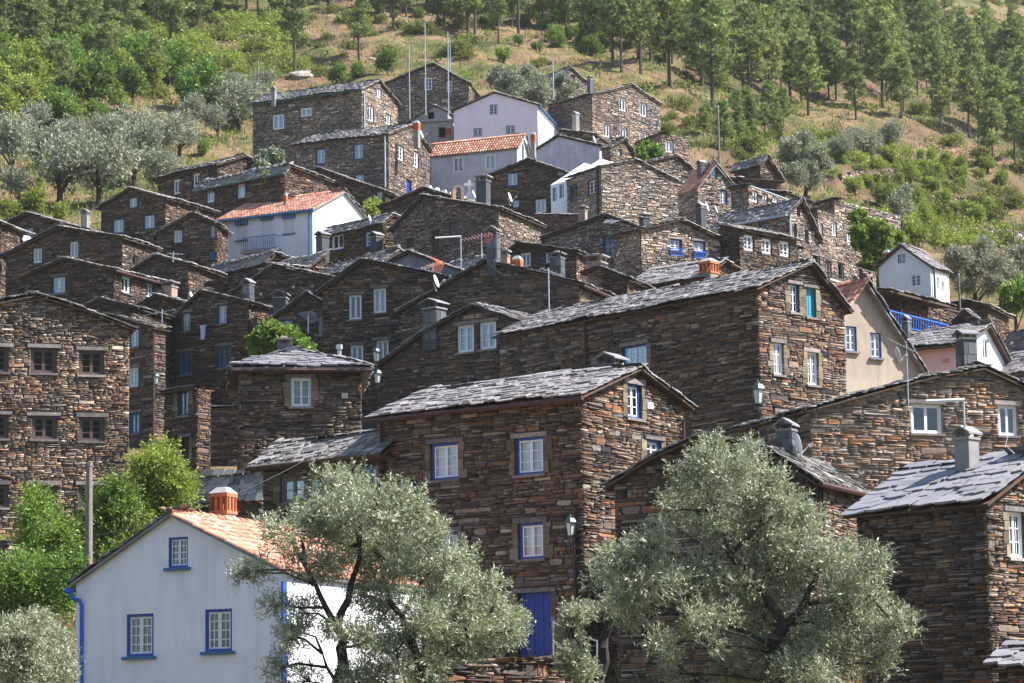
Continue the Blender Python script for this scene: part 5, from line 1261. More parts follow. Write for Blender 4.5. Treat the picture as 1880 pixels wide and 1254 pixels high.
# named single trees
for t in (('tallpine', 541, 146, 165, 'tall dark-trunked pine left of two, directly above the uppermost left schist house', 'pine tree'),
          ('tallpine', 659, 112, 130, 'forked pine with spreading crown above the uppermost left house, right of its dark-trunked neighbour', 'pine tree'),
          ('tallpine', 178, 88, 140, 'thin straight pine trunk in the upper left, right of its twin', 'pine tree'),
          ('tallpine', 196, 72, 130, 'second thin pine trunk in the upper left beside the straight twin', 'pine tree'),
          ('tallpine', 272, 48, 110, 'leaning pine trunk near the top edge above the round young pine', 'pine tree'),
          ('tallpine', 8, 130, 190, 'tall pine with broad crown in the upper left corner', 'pine tree'),
          ('pine', 325, 78, 72, 'round dense young pine in the upper left clearing', 'pine tree'),
          ('pine', 140, 150, 85, 'young dark pine between leafy trees at the upper left', 'pine tree'),
          ('pine', 192, 165, 90, 'thin airy young pine on the left slope', 'pine tree'),
          ('tallpine', 1572, 225, 120, 'solitary dark umbrella-shaped pine at the lower edge of the right forest', 'pine tree'),
          ('pine', 1522, 195, 130, 'slim pine left of the umbrella-shaped one', 'pine tree'),
          ('leaf', 275, 130, 75, 'yellowish leafy tree on the upper left hillside', 'tree'), ('leaf', 310, 165, 95, 'broad green tree beside the pale rock on the left slope', 'tree'),
          ('leaf', 362, 220, 115, 'vivid green chestnut tree above the grey olives', 'tree'), ('leaf', 345, 200, 60, 'small green tree under the vivid chestnut', 'tree'),
          ('leaf', 95, 165, 70, 'bright green tree on the upper left slope', 'tree'), ('lime', 40, 150, 55, 'yellowish tree near the left edge upper slope', 'tree'),
          ('leaf', 60, 225, 70, 'green tree over the abandoned dark hut', 'tree'), ('leaf', 120, 240, 75, 'dark leafy tree leaning over the abandoned hut', 'tree'),
          ('leaf', 15, 215, 60, 'leafy tree at the left edge mid slope', 'tree'), ('leaf', 180, 240, 62, 'leafy tree right of the abandoned hut', 'tree'), ('lime', 215, 205, 45, 'small yellowish tree on the left slope', 'tree'),
          ('leaf', 620, 158, 45, 'left one of three green bushy trees behind the uppermost left house roof', 'tree'), ('leaf', 655, 150, 42, 'middle one of three green bushy trees behind the uppermost left roof', 'tree'), ('leaf', 710, 140, 55, 'right one of three green trees behind the uppermost left roof', 'tree'),
          ('lime', 925, 118, 36, 'yellow-green tree above the olives behind the pink house', 'tree'),
          ('leaf', 372, 290, 40, 'bright green sapling between olives left of the uppermost house', 'tree'),
          ('olivefar', 1585, 295, 70, 'grey olive with two stems on the right hillside below the forest', 'olive tree'), ('olivefar', 1545, 300, 60, 'left grey olive under the umbrella pine', 'olive tree'),
          ('olivefar', 1630, 285, 62, 'right grey olive under the forest edge', 'olive tree'), ('olivefar', 1425, 265, 42, 'thin grey olive at the foot of the right forest', 'olive tree')):
    plant_px(*t)
# olive grove at the left
ol = [(20, 330, 90), (70, 315, 80), (110, 385, 110), (180, 380, 120), (245, 345, 100), (290, 300, 80), (330, 290, 72), (130, 300, 70), (190, 290, 70), (60, 260, 60), (235, 270, 66), (345, 245, 56), (420, 200, 60), (440, 250, 90), (460, 220, 60), (400, 255, 50), (20, 280, 60), (290, 355, 70), (130, 340, 60), (35, 385, 60), (480, 175, 40)]
OL = ['low grey olive at the left edge in the lower grove row', 'grey olive second from the left edge in the grove', 'big dark-based olive standing over the far-left rooftops', 'wide olive right of the big dark-based one', 'tall olive over the three-window gable', 'olive above the right end of the three-window gable', 'olive at the right end of the grove beside the upper left house', 'small olive just below the abandoned dark hut', 'olive below and right of the abandoned dark hut', 'olive half hiding the abandoned dark hut', 'olive in the upper row, middle of the grove', 'single olive under the vivid green chestnut', 'upper olive left of the uppermost house', 'large olive touching the left wall of the uppermost house', 'olive directly beside the corner of the uppermost left house', 'slim olive between the chestnut and the uppermost house', 'olive at the left edge in the upper grove row', 'low olive just above the upper left two-window house', 'dense olive in the centre of the grove', 'lowest olive in the left corner of the grove', 'olive behind the small chimney of the uppermost left house']
for (px, py, h_), lb_ in zip(ol, OL): plant_px('olivefar', px, py, h_*1.28, lb_, 'olive tree', 'olive grove left of the village')
for px, py, h_ in ((60, 400, 60), (20, 410, 50), (110, 410, 45), (75, 350, 30), (445, 225, 30)): plant_px('lime', px, py, h_, 'yellow-green bushy tree at the foot of the left olive grove', 'tree', 'yellow-green trees under the grove')
for px, py, h_ in ((1600, 290, 30), (1710, 300, 34), (1740, 315, 40), (1765, 320, 34), (1690, 295, 26), (1650, 340, 26), (1700, 330, 20), (1640, 300, 24), (1655, 330, 30)): plant_px('lime', px, py, h_, 'bright yellow-green bush on the right-hand terraces', 'bush', 'bright bushes on the terraces')

def inpoly(x, y, pg):
    c = False; j = len(pg)-1
    for i in range(len(pg)):
        if (pg[i][1] > y) != (pg[j][1] > y) and x < (pg[j][0]-pg[i][0])*(y-pg[i][1])/(pg[j][1]-pg[i][1])+pg[i][0]: c = not c
        j = i
    return c
def scatter(kind, pg, n, mind, hr, label, cat, group):
    pts = []; xs = [p[0] for p in pg]; ys = [p[1] for p in pg]; tries = 0
    while len(pts) < n and tries < n*40:
        tries += 1; x = random.uniform(min(xs), max(xs)); y = random.uniform(min(ys), max(ys))
        if not inpoly(x, y, pg): continue
        if any((x-a)**2+((y-b)*2.2)**2 < mind**2 for a, b in pts): continue
        pts.append((x, y)); P = ground(x, y)
        if P.y > 880: continue
        plant(kind, P, random.uniform(*hr), label, cat, group)
FOREST = [(1070, 95), (1060, 20), (1200, -60), (1560, -60), (1640, 60), (1740, 130), (1900, 190), (1900, 350), (1760, 285), (1660, 235), (1540, 205), (1400, 225), (1300, 200), (1200, 175)]
scatter('pine', FOREST, 152, 24, (.75, 1.4), 'young green pine in the dense forest on the right-hand slope', 'pine tree', 'pine forest on the right slope')
scatter('pine', [(1640, 40), (1740, 20), (1900, 60), (1900, 190), (1760, 130)], 16, 34, (.45, .75), 'pine standing high on the hazy upper right slope', 'pine tree', 'pines high on the right')
scatter('tallpine', [(560, 40), (560, -90), (1100, -90), (1080, 75), (900, 90), (760, 40)], 75, 24, (.45, .85), 'tall shadowy pine in the dark wood along the top edge', 'pine tree', 'dark pine wood along the top')
scatter('tallpine', [(-20, 90), (-20, -90), (520, -90), (500, 15), (330, 40), (120, 85)], 70, 26, (.45, .85), 'tall dark pine in the wood across the upper left', 'pine tree', 'dark pine wood at the upper left')
scatter('pine', [(-20, 95), (-20, -30), (520, -60), (520, 5), (330, 30), (120, 80)], 28, 32, (.9, 1.4), 'bushy pine in the wood across the upper left', 'pine tree', 'bushy pines at the upper left')
scatter('pine', [(570, 20), (570, -60), (1100, -60), (1080, 60), (900, 70), (740, 25)], 28, 32, (.9, 1.3), 'bushy pine in the dark wood along the top edge', 'pine tree', 'bushy pines along the top')
scatter('pine', [(-20, 140), (-20, 45), (500, 5), (500, 35), (200, 115)], 28, 32, (.75, 1.3), 'dark pine at the lower edge of the upper left wood', 'pine tree', 'pines edging the upper left wood')
scatter('pine', [(570, 35), (570, 5), (1100, 15), (1080, 85), (880, 80)], 22, 32, (.65, 1.15), 'dark pine at the lower edge of the top wood', 'pine tree', 'pines edging the top wood')
scatter('pine', [(60, 130), (260, 120), (300, 200), (120, 250)], 6, 50, (.5, .8), 'airy young pine among the broadleaf thicket', 'pine tree', 'young pines in the thicket')
scatter('pine', [(1190, 230), (1440, 225), (1450, 270), (1330, 300), (1280, 240)], 16, 24, (.3, .55), 'slim sapling pine above the village on the right', 'pine tree', 'sapling pines above the village')
scatter('heath', [(0, 60), (520, 20), (760, 30), (1000, 100), (960, 170), (860, 130), (700, 110), (460, 170), (0, 240)], 120, 17, (.6, 1.7), 'low scrub bush on the open hillside above the village', 'bush', 'scrub on the open hillside')
scatter('bushlime', [(200, 70), (520, 30), (560, 130), (470, 160), (380, 130), (240, 120)], 80, 12, (.7, 1.6), 'yellowish broom bush in the sunny upper left clearing', 'bush', 'broom bushes in the clearing')
scatter('heath', [(1210, 190), (1420, 240), (1640, 290), (1880, 370), (1880, 470), (1700, 460), (1600, 360), (1480, 340), (1330, 300), (1220, 250)], 90, 18, (.5, 1.5), 'low scrub bush on the right-hand terraces', 'bush', 'scrub on the right terraces')
scatter('bushlime', [(1560, 390), (1700, 400), (1870, 440), (1720, 460), (1600, 430)], 38, 14, (.5, 1.3), 'yellow-green bush on the slope behind the lone white house', 'bush', 'bushes behind the lone white house')
scatter('heath', [(1540, -20), (1880, -20), (1880, 120), (1740, 130), (1620, 70)], 50, 20, (.8, 2.0), 'rounded scrub bush on the pale upper right hillside', 'bush', 'scrub on the upper right hillside')

scatter('leaf', [(-20, 100), (120, 95), (250, 110), (270, 210), (200, 260), (0, 260)], 17, 44, (.7, 1.35), 'leafy broadleaf tree in the thicket on the upper left slope', 'tree', 'broadleaf thicket on the upper left')
scatter('lime', [(-20, 110), (250, 100), (400, 120), (420, 200), (200, 200), (0, 260)], 16, 36, (.6, 1.15), 'yellowish broadleaf tree in the thicket on the upper left slope', 'tree', 'yellowish trees on the upper left')
scatter('leaf', [(560, 30), (1080, 20), (1120, 110), (900, 95), (760, 40)], 26, 26, (.3, .6), 'leafy undergrowth tree at the edge of the dark top wood', 'tree', 'undergrowth below the top wood')
scatter('leaf', [(-20, 40), (520, 0), (520, 30), (200, 90), (0, 100)], 22, 30, (.3, .6), 'leafy undergrowth tree under the upper left pines', 'tree', 'undergrowth below the upper left pines')
scatter('tallpine', [(1070, 60), (1060, -80), (1560, -80), (1600, 30), (1500, 100), (1300, 130)], 80, 26, (.6, 1.0), 'taller pine with a bare dark trunk in the upper part of the right forest', 'pine tree', 'tall pines of the right forest')
scatter('lime', [(1540, 300), (1800, 300), (1880, 400), (1700, 440), (1560, 370)], 34, 22, (.25, .55), 'bright yellow-green bush growing along the right-hand terraces', 'bush', 'bright bushes along the terraces')
scatter('heath', FOREST, 30, 18, (.6, 1.6), 'low scrub bush under the right-hand pine forest', 'bush', 'scrub under the right forest')
scatter('bushlime', [(1300, 240), (1640, 260), (1800, 330), (1500, 330), (1340, 300)], 26, 20, (.5, 1.2), 'yellow-green bush scattered below the right-hand forest', 'bush', 'bushes below the right forest')

# ---- grass
def grass():
    n = 26000
    px = rng.uniform(-60, 1940, n); D = rng.uniform(185, 480, n)
    x = (px-940)/F_PX*D; y = D; z = gz(x, y)
    keep = rng.random(n) < (1.15-(D-185)/420)
    x, y, z = x[keep], y[keep], z[keep]
    x2 = rng.uniform(-20, 16, 5200)*1.0; y2 = rng.uniform(66, 104, 5200); z2 = gz(x2, y2)
    x = np.r_[x, x2]; y = np.r_[y, y2]; z = np.r_[z, z2]
    n = len(x); per = 4; c = np.c_[x, y, z]
    tone = .5+.5*np.sin(x*.16+np.sin(y*.11)*2)*np.cos(y*.13+x*.05)
    B = np.repeat(c, per, 0)+rng.normal(0, .22, (n*per, 3))*np.array([1, 1, .05])
    d = unitv(n*per)*.55+np.array([0, 0, 1.]); d /= np.linalg.norm(d, axis=1)[:, None]
    V, F, R = leaves(B, d, rng.uniform(.25, .75, n*per), .10, tone=np.clip(np.repeat(tone, per), .1, .95))
    o = obj('grass', mesh('grass', V, F, M['dry'], attr=R)); tag(o, 'dry straw and green grass covering the hillside', 'grass', None, 'stuff')
grass()

def undergrowth():
    B = []; 
    while len(B) < 1200:
        px, py = random.uniform(-40, 1920), random.uniform(-60, 470)
        if 440 < px < 1240 and py > 240: continue
        D = random.uniform(188, 440); x = (px-940)/F_PX*D
        r = random.uniform(.35, .95); B.append((x, D, float(gz(x, D))+r*.3, r, r, r*.75))
    for mt, sl, lb in (('heath', B[:650], 'tangled green scrub covering the hillside ground'), ('lime', B[650:1000], 'yellow-green bracken covering the hillside ground'), ('leaf', B[1000:], 'fresh green brambles covering the hillside ground')):
        V, F, R = twigs(sl, len(sl)*19, 4, .25, .26, .11, .5)
        tag(obj('undergrowth', mesh('undergrowth', V, F, M[mt], attr=R)), lb, 'undergrowth', None, 'stuff')
undergrowth()
# ================================================================ small things
def yframe(P, yaw=0): return Matrix.Translation(P) @ Matrix.Rotation(yaw, 4, 'Z')
def aerial(label, px, ytop, ybase, D, yaw=.6, boom=1.0, nel=7, hue='metal', el=.5, extra=None, tilt=0, rod=.03):
    T = at(px, ytop, D); B0 = at(px, ybase, D); B0 = Vector((T.x, T.y, B0.z))
    root = thing('tv_aerial', B0, label, 'tv aerial')
    MB().tube([B0, T], rod, 6).build('mast', M['metal'], root, B0)
    F_ = yframe(T-Vector((0, 0, .12))-B0, yaw) @ Matrix.Rotation(tilt, 4, 'Y')
    MB().quadbox(F_, -boom*.35, boom*.65, -.015, .015, -.015, .015).build('boom', M['metal'], root)
    for i in range(nel):
        x = -boom*.3 + boom*.93*i/max(1, nel-1); l = el*(1-.35*i/nel)/2
        MB().quadbox(F_, x-.010, x+.010, -l, l, -.012, .012).build('element', M['metal' if hue == 'metal' or i % 2 else hue], root)
    if hue != 'metal':
        for sgn in (-1, 1):
            Fr = F_ @ Matrix.Translation((-boom*.35, 0, 0)) @ Matrix.Rotation(sgn*.75, 4, 'Y'); b = MB()
            for k in range(6): b.quadbox(Fr, -.006, .006, -el*.5, el*.5, sgn*(.06+k*.08)-.008, sgn*(.06+k*.08)+.008)
            for yy in (-el*.5, el*.5): b.quadbox(Fr, -.006, .006, yy-.012, yy+.012, min(0, sgn*.5), max(0, sgn*.5))
            b.build('reflector', M[hue], root)
    return root
aerial('large red and silver television aerial beside the tall dark chimney on the broad gable', 884, 428, 474, 119, 2.9, 1.3, 9, 'red', .8, tilt=.15)
aerial('orange and silver television aerial on the pale slate edge of the bluish wall', 795, 482, 505, 130, 2.7, 1.1, 7, 'orange', .8, tilt=.2)
aerial('thin silver aerial on a tall leaning mast rising from the long streaked roof', 1007, 492, 572, 113, .3, 1.0, 6, 'metal', .7, tilt=.3)
aerial('silver aerial with three rods above the dark capped chimney', 298, 568, 600, 130, 3.0, 1.8, 3, 'metal', .5, tilt=.15)
aerial('grid-like silver aerial on the small gable above the fig bush', 566, 574, 612, 129, .9, .8, 8, 'metal', 1.0, tilt=.5)
aerial('thin silver aerial on the shed behind the wide-window gable', 318, 462, 482, 152, .4, .9, 5, 'metal', .7)
aerial('small pale aerial fixed near the top of the grey gable', 1122, 402, 412, 151, 1.9, .8, 5, 'metal', .8, rod=.02)
aerial('small pale aerial beside the open dark blue window', 1125, 448, 470, 150, 1.9, .8, 5, 'metal', .8, rod=.02)
aerial('silver aerial on a brown mast in front of the beige gable', 1664, 632, 745, 95, 2.6, 1.1, 9, 'metal', .5, tilt=-.5, rod=.02)
def tmast(label, px, ytop, ybase, D, px0, px1):
    T = at(px, ytop, D); B0 = at(px, ybase, D); B0 = Vector((T.x, T.y, B0.z)); root = thing('aerial_mast', B0, label, 'mast')
    MB().tube([B0, T], .03, 6).build('mast', M['metal'], root, B0)
    a, b = at(px0, ytop+2, D), at(px1, ytop-1, D); MB().tube([a, b], .045, 6).build('crossbar', M['whitemetal'], root, B0)
tmast('T-shaped mast with a long white crossbar in front of the big grey-brown house', 846, 435, 492, 140, 799, 847)
tmast('T-shaped mast with a pale crossbar before the right-hand roller-blind window', 1769, 735, 786, 70, 1700, 1771)
def dish(label, px, py, rpx, D, face=(.6, -.6, .35), ybase=None, squash=1):
    c = at(px, py, D); n = Vector(face).normalized(); R = rpx*D/F_PX
    base = at(px+2, ybase if ybase else py+rpx*2, D)
    root = thing('satellite_dish', base, label, 'satellite dish')
    q = n.to_track_quat('Z', 'Y').to_matrix().to_4x4(); F_ = Matrix.Translation(c-base) @ q
    MB().lathe(F_, [(0.001, 0), (R*.5, R*.05), (R*.85, R*.15), (R, R*.22), (R*1.0, R*.19), (R*.85, R*.12), (R*.5, R*.02), (0.001, -R*.04)], 16).build('reflector', M['whitemetal'], root, None, True)
    MB().tube([F_ @ Vector((0, -R, .1*R)), F_ @ Vector((0, -R*.3, R*1.1))], .018, 5).build('arm', M['metal'], root)
    MB().lathe(F_ @ Matrix.Translation((0, -R*.3, R*1.1)), [(.0, -.02), (.05, 0), (.05, .1), (0, .12)], 6).build('receiver', M['metal'], root)
    MB().tube([Vector((0, 0, 0)), Vector(((c-base).x, (c-base).y, (c-base).z))-n*.08], .03, 6).build('bracket', M['metal'], root)
E_ = (.95, -.25, .3)
for a in (('white dish beside the orange aerial on the dark middle gable', 799, 517, 13, 121, E_, 535), ('white dish on the small house at the far left edge', 49, 440, 8, 166, (.3, -.9, .4), 450),
          ('white dish on a short stand before the dark reddish gable', 935, 363, 10, 172, E_, 378), ('tiny dish on the roof in front of the stone chimney', 350, 541, 6, 140, E_, 550),
          ('upper of two white dishes beside the slate chimney below the blank gable', 1297, 380, 10, 165, E_, 395), ('lower of two white dishes right of the slate chimney below the blank gable', 1314, 385, 8, 166, E_, 400),
          ('large white dish seen edge-on beside the slate clad chimney behind the big right olive', 1463, 817, 20, 77, (.98, .1, .2), 850), ('white dish mounted on the beige gable near the brown mast', 1646, 652, 15, 110, (.98, .1, .25), 668),
          ('white dish on the tiled grey house beside the pink one', 964, 259, 7, 200, E_, 268), ('white dish on the low wing left of the tall upper right house', 1090, 256, 7, 209, E_, 264),
          ('white dish at the corner of the six-window upper house', 773, 247, 8, 194, E_, 256), ('white dish by the white balcony house roof end', 678, 401, 7, 165, E_, 410),
          ('white dish beside the stone cross', 869, 357, 8, 163, E_, 368)): dish(*a)
def lantern(label, px, ytop, h_px, D, key, wf, bracket=True, arm=.5):
    c = at(px, ytop, D); H = h_px*D/F_PX; root = thing('street_lantern', c-Vector((0, 0, H)), label, 'street lantern'); o = c-Vector((0, 0, H))
    F_ = Matrix.Translation((0, 0, 0)); w_ = H*.27
    MB().lathe(F_, [(w_*.55, H*.0), (w_*.62, H*.05), (w_*.9, H*.55), (w_*.001, H*.55)], 6).build('lamp_glass', M['lampglass'], root)
    b = MB()
    for j in range(6):
        th = 2*math.pi*(j+.5)/6; b.tube([Vector((w_*.6*math.cos(th), w_*.6*math.sin(th), H*.03)), Vector((w_*.93*math.cos(th), w_*.93*math.sin(th), H*.56))], .014, 4)
    b.lathe(F_, [(w_*1.1, H*.55), (w_*1.15, H*.60), (w_*.75, H*.78), (w_*.3, H*.84), (w_*.3, H*.9), (w_*.1, H*.93), (0, H)], 6)
    b.lathe(F_, [(0, -H*.08), (w_*.4, -H*.05), (w_*.58, H*.02), (0, H*.02)], 6)
    b.build('lamp_frame', M['lampmetal'], root)
    h = HOUSES[key]; n = h['nA'] if wf == 'A' else h['nB']; q = on_plane(px, ytop+h_px*1.3, h['P'], n)
    v = q-o; v = Vector((v.x, v.y, min(v.z, -H*.3)))
    MB().tube([Vector((0, 0, -H*.05)), Vector((0, 0, -H*.3)), Vector((v.x*.5, v.y*.5, -H*.55)), Vector((v.x, v.y, -H*.75)), Vector((v.x, v.y, -H*1.05))], [.03, .03, .025, .03, .045], 6).build('bracket', M['lampmetal'], root)
lantern('white-glass wall lantern on the corner of the biggest schist house', 1391, 696, 46, 105.2, 'H11', 'A')
lantern('green-capped wall lantern beside the red drainpipe on the central schist house', 1047, 943, 40, 80.6, 'H2', 'A')
lantern('upper of the paired lanterns left of the double-window gable', 691, 634, 30, 119.5, 'H10', 'A')
lantern('lower of the paired lanterns left of the double-window gable', 693, 674, 30, 119.3, 'H10', 'A')
lantern('small lantern on the drainpipe of the narrow three-window house', 287, 682, 24, 122.6, 'H6', 'A')
def pole(label, px, ytop, ybase, D, r, mat='metal', cat='mast', name='mast', bits=None):
    T = at(px, ytop, D); B0 = at(px, ybase, D); B0 = Vector((T.x, T.y, B0.z)); root = thing(name, B0, label, cat); T2 = T + Vector(((bits or 0), 0, 0))
    MB().tube([B0, T2], [r, r*.75], 8).build('shaft', M[mat], root, B0)
    b = MB()
    if mat == 'metal':
        for k in range(4): z = (T.z-B0.z)*(.3+.2*k); b.quadbox(Matrix.Identity(4), -.12, .12, -.015, .015, z, z+.03)
        b.build('rung', M[mat], root)
    else: MB().lathe(Matrix.Translation(T-B0), [(r*.85, -.12), (r*.85, 0), (0, .02)], 8).build('cap', M['metal' if D > 100 else mat], root)
    return root
pole('left of three thin grey masts beside the dark gable at the top of the village', 751, 80, 218, 229, .045)
pole('middle thin mast with tangled brackets at the top of the village', 780, 42, 212, 229, .05)
pole('right thin grey mast ending on the concrete terrace', 822, 58, 210, 229, .05)
pole('short thin whip mast just beside the right grey mast', 826, 68, 128, 230, .04)
pole('grey lamp pole rising from the olives above the tall upper right house', 1015, 105, 182, 232, .06, 'metal', 'pole', 'lamp_pole')
pole('tall greenish pole standing above the red-verged gable', 1318, 195, 306, 196, .085, 'pole', 'utility pole', 'utility_pole')
pole('thick weathered wooden pole in front of the sunlit building, left of the white cottage', 164, 848, 1062, 79, .115, 'pole', 'utility pole', 'utility_pole')
pole('short fence post on the slope left of the tall dark-trunked pine', 474, 112, 148, 262, .08, 'pole', 'post', 'post')
pole('slender brown pole right of the lone white house', 1760, 502, 572, 150, .06, 'pole', 'utility pole', 'utility_pole')
pole('thin post on the terraces near the right edge', 1861, 410, 445, 190, .07, 'pole', 'post', 'post')
# overhead wire by the cottage
def wire(label, pts, r=.012, mat='black', name='cable'):
    P = [at(*p) for p in pts]; root = thing(name, P[0], label, 'cable'); Q = []
    for i in range(len(P)-1):
        for t in np.linspace(0, 1, 8, endpoint=False): Q.append(P[i].lerp(P[i+1], float(t))-Vector((0, 0, .25*4*t*(1-t)*min(1, (P[i+1]-P[i]).length/12))))
    Q.append(P[-1]); MB().tube(Q, r, 4).build('wire', M[mat], root, P[0])
wire('dark cable slung between the long left gable and the wide-window gable below it', [(60, 458, 158), (136, 442, 158), (222, 440, 158)], .02)
wire('cable crossing the sunlit corner of the central house', [(1068, 800, 80), (1130, 790, 80), (1245, 800, 83)], .012)
wire('pair of cables reaching from the veranda to the pink house', [(1600, 560, 130), (1690, 590, 128), (1760, 640, 127)], .015)
wire('dark overhead cable running from the left wall past the wooden pole to the glazed porch', [(20, 1010, 84), (164, 985, 79), (330, 945, 80), (560, 845, 84)])
wire('grey cable sagging across the broad gable below its chimney', [(893, 478, 120), (925, 508, 120), (955, 487, 120)], .014)
wire('cable drooping from the grey chimney to the right-hand window', [(1790, 865, 69), (1830, 835, 84), (1850, 800, 97)], .012, 'metal')
for k in range(3): wire(['top line of the washing lines', 'middle line of the washing lines', 'bottom line of the washing lines'][k]+' on the sunlit wall of the biggest house', [(1412, 664+k*5, 105.2), (1480, 676+k*5, 106.5), (1556, 692+k*4, 108)], .008, 'metal', 'washing_line')
def cloth():
    i, F_ = wallframe('H5', 'A', 380, 612, .35); org = i['org']; c = F_.to_translation()+org
    root = thing('hanging_cloth', c, 'white cloth hanging out to dry on the tall four-window schist house', 'laundry'); G = Matrix.Translation(-c+org) @ F_
    V, F = [], []; nx, nz = 6, 8; w_, h_ = .34, .72
    for a in range(nz+1):
        for b in range(nx+1):
            u, v = b/nx-.5, a/nz-.5; V.append(G @ Vector((u*w_*(1+.3*v), .05*math.sin(u*9+v*2)+.05*v, v*h_)))
    for a in range(nz):
        for b in range(nx): q = a*(nx+1)+b; F.append((q, q+1, q+nx+2, q+nx+1))
    o = obj('cloth', mesh('cloth', [tuple(x) for x in V], F, M['laundry'], True), root); md = o.modifiers.new('thickness', 'SOLIDIFY'); md.thickness = .01
    MB().quadbox(G, -.35, .35, -.01, .01, h_/2, h_/2+.02).build('rod', M['metal'], root)
cloth()
def cross():
    D = 162; c = at(862, 354, D); root = thing('stone_cross', c, 'small white stone cross on the roof ridge before the stained plaster house', 'cross'); F_ = Matrix.Identity(4)
    MB().quadbox(F_, -.09, .09, -.09, .09, 0, .75, .8).build('shaft', M['white'], root)
    MB().quadbox(F_, -.3, .3, -.085, .085, .42, .56).build('arm', M['white'], root)
    MB().quadbox(F_, -.2, .2, -.2, .2, -.35, 0, .7).build('foot', M['white'], root)
cross()
def turret():
    D = 166; c = at(840, 368, D); root = thing('bell_turret', c, 'little stone bell turret with arched opening on a ridge, left of the white cross', 'bell turret'); F_ = yframe(Vector((0, 0, 0)), .3) @ Matrix.Diagonal((.8, .8, .8, 1))
    MB().quadbox(F_, -.45, -.18, -.25, .25, -.6, .75).build('pier', M['grey'], root); MB().quadbox(F_, .18, .45, -.25, .25, -.6, .75).build('pier', M['grey'], root)
    b = MB(); n = 8
    for i in range(n):
        a0, a1 = math.pi*i/n, math.pi*(i+1)/n
        v = [(math.cos(a0)*.18, .75+math.sin(a0)*.18), (math.cos(a1)*.18, .75+math.sin(a1)*.18), (math.cos(a1)*.46, .75+math.sin(a1)*.4), (math.cos(a0)*.46, .75+math.sin(a0)*.4)]
        b0 = len(b.v); b.v += [F_ @ Vector((x, y, z)) for y in (-.25, .25) for x, z in v]
        b.f += [(b0, b0+1, b0+2, b0+3), (b0+7, b0+6, b0+5, b0+4)]+[(b0+j, b0+4+j, b0+4+(j+1) % 4, b0+(j+1) % 4) for j in range(4)]
    b.build('arch', M['grey'], root)
    MB().lathe(F_ @ Matrix.Translation((0, 0, .35)), [(.13, 0), (.1, .12), (.06, .25), (0, .3)], 10).build('bell', M['brownpaint'], root)
turret()
# dry-stone garden walls
def garden_wall(label, px0, px1, yt0, yt1, D0, D1, h_, mat='brown', th=.45, nobj=80):
    a, b = at(px0, yt0, D0), at(px1, yt1, D1); L_ = Vector((b.x-a.x, b.y-a.y, 0)).length; d = Vector((b.x-a.x, b.y-a.y, 0)).normalized(); n = Vector((d.y, -d.x, 0))
    base = min(a.z, b.z)-h_; org = Vector((a.x, a.y, base)); root = thing('dry_stone_wall', org, label, 'wall')
    zt = lambda t: a.z+(b.z-a.z)*t/L_ + .06*math.sin(t*1.7+a.x)
    F_ = Matrix(((d.x, -n.x, 0, 0), (d.y, -n.y, 0, 0), (0, 0, 1, 0), (0, 0, 0, 1)))
    m = MB(); k = max(2, int(L_/1.2))
    for i in range(k): m.quadbox(F_, L_*i/k, L_*(i+1)/k, .0, th, 0, min(zt(L_*i/k), zt(L_*(i+1)/k))-base-.05)
    m.build('wall_core', M['mortar'], root)
    R = stone_layout(0, L_, base, max(a.z, b.z)+.1, zt, [], 1.1); A, S = [], []
    for (x0, x1, z0, z1) in R:
        g_ = .01; pd = random.uniform(.02, .09); o = a+d*(x0+g_)+Vector((0, 0, z0-a.z))+n*pd; wd = x1-x0-2*g_; ht = z1-z0-.01
        if wd < .02 or ht < .01: continue
        dp = pd+.03 if z1 < min(zt(x0), zt(x1))-.12 else pd+th
        yv = -n*dp; A.append([[d.x*wd, yv.x, 0, o.x], [d.y*wd, yv.y, 0, o.y], [0, 0, ht, o.z], [0, 0, 0, 1]]); S.append(wd*ht)
    pieces('stone', RUBBLE_U, A, S, M[mat], root, org, nobj, 'masonry')
garden_wall('low dry-stone wall at the bottom below the cobalt blue door', 800, 1050, 1222, 1196, 72, 76, 2.5, 'rust')
garden_wall('dry-stone retaining wall among shrubs below the sunlit building at the left', 8, 215, 990, 975, 88, 92, 1.9, 'grey')
def terrace(label, px0, py0, px1, py1, h_):
    a, b = ground(px0, py0), ground(px1, py1); r0, r1 = proj(a+Vector((0, 0, h_*.8))), proj(b+Vector((0, 0, h_*.8)))
    garden_wall(label, r0[0], r1[0], r0[1], r1[1], a.y, b.y, h_+1.2, 'grey', nobj=0)
terrace('upper terrace retaining wall on the right-hand hillside', 1545, 330, 1700, 318, .9)
terrace('middle terrace retaining wall on the right-hand hillside', 1640, 368, 1900, 380, .9)
terrace('lower terrace retaining wall behind the lone white house', 1700, 425, 1900, 438, .8)
terrace('crumbling terrace wall left of the ruined huts', 1340, 318, 1440, 305, .9)
def stair_rail():
    c = at(1015, 1205, 76); root = thing('handrail', c, 'plain metal handrail at the steps right of the cobalt blue door', 'handrail')
    for j, (px, y0, y1, D) in enumerate(((1016, 1140, 1210, 76), (1048, 1158, 1222, 75), (1096, 1175, 1230, 74))):
        MB().tube([at(px, y0, D)-c, at(px, y1, D)-c], .025, 6).build('post', M['metal'], root)
    for dy in (0, 35): MB().tube([at(1016, 1142+dy, 76)-c, at(1048, 1160+dy, 75)-c, at(1096, 1177+dy, 74)-c], .02, 6).build('rail', M['metal'], root)
stair_rail()
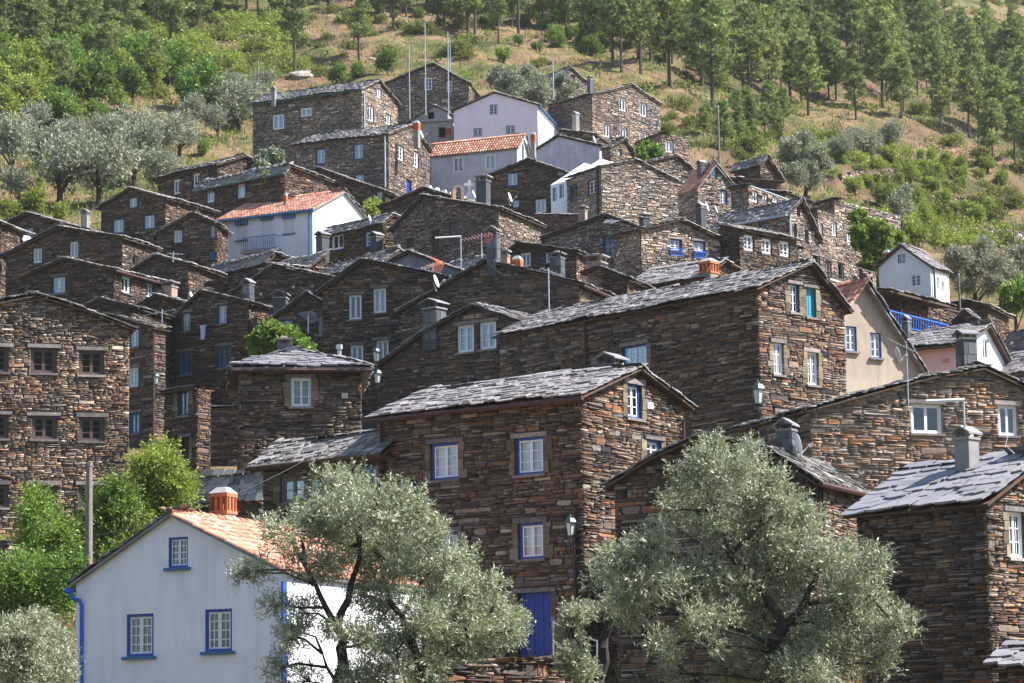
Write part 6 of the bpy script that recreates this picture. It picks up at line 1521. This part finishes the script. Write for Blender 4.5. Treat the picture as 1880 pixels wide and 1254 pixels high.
# pale rocks on the hillside
for k, (px, py, s_) in enumerate(((468, 78, 2.2), (210, 105, 1.6), (268, 128, 1.0), (172, 140, 1.2), (555, 140, 1.4), (683, 112, .8))):
    P = ground(px, py); r_ = random.Random(k); bm_v, bm_f = [], []
    n1, n2 = 7, 5
    for i in range(n2+1):
        for j in range(n1):
            th, ph = 2*math.pi*j/n1, math.pi*i/n2; q = s_*(.6+.35*r_.random()); bm_v.append((q*math.sin(ph)*math.cos(th)*1.3, q*math.sin(ph)*math.sin(th), q*math.cos(ph)*.6))
    for i in range(n2):
        for j in range(n1): bm_f.append((i*n1+j, (i+1)*n1+j, (i+1)*n1+(j+1) % n1, i*n1+(j+1) % n1))
    o = obj('rock', mesh('rock', bm_v, bm_f, M['rock'])); o.location = P
    tag(o, ['large pale rock outcrop in the upper left clearing', 'pale rock patch beneath the straight pine trunks', 'small white rock beside the broad green tree', 'pale rock between young pines at the upper left', 'pale rock at the foot of the tall dark-trunked pine', 'small pale rock beside the forked pine'][k], 'rock')
tri = sum(len(p.vertices)-2 for me in bpy.data.meshes for p in me.polygons) if False else 0

def cottage_pipe():
    h = HOUSES['H1']; D = (h['P']+h['dA']*h['LA']).y-.1; org = h['org']
    pts = [at(x, y, D) for x, y in ((123, 1086), (131, 1087), (133, 1098), (146, 1103), (150, 1112), (150, 1290))]
    MB().tube(pts, .058, 8).build('downpipe', M['bluepipe'], h['root'], org)
    MB().tube([at(118, 1085, D), at(134, 1085, D)], .075, 8).build('gutter', M['bluepipe'], h['root'], org)
cottage_pipe()
# stones weighing down the ridge of the house behind the bell turret
h_ = HOUSES['H41']
for k_ in range(6):
    (t0, z0), (t1, z1) = h_['pr'][0], h_['pr'][1]
    f_ = (k_+.6)/6.5; q_ = h_['P']+h_['dA']*(t0+(t1-t0)*f_)+Vector((0, 0, z0+(z1-z0)*f_-h_['P'].z+.16))-h_['org']
    MB().quadbox(Matrix.Translation(q_) @ Matrix.Rotation(k_*.9, 4, 'Z'), -.16, .16, -.11, .11, 0, .15, .65).build('weighting_stone', M['white'], h_['root'])

# ================================================================ haze
def haze():
    v = [(x, y, z) for z in (-13, 205) for y in (-305, 565) for x in (-268, 300)]
    f = [(0, 2, 3, 1), (4, 5, 7, 6), (0, 1, 5, 4), (2, 6, 7, 3), (0, 4, 6, 2), (1, 3, 7, 5)]
    m = bpy.data.materials.new('summer_haze'); m.use_nodes = True; N = m.node_tree.nodes; N.remove(N['Principled BSDF'])
    p = N.new('ShaderNodeVolumePrincipled'); p.inputs['Color'].default_value = (.93, .96, 1, 1); p.inputs['Density'].default_value = HAZE
    m.node_tree.links.new(p.outputs[0], N['Material Output'].inputs['Volume'])
    o = obj('haze', mesh('haze', v, f, m)); o['kind'] = 'stuff'; o.display_type = 'WIRE'; tag(o, 'thin summer haze over the far hillside')
haze()
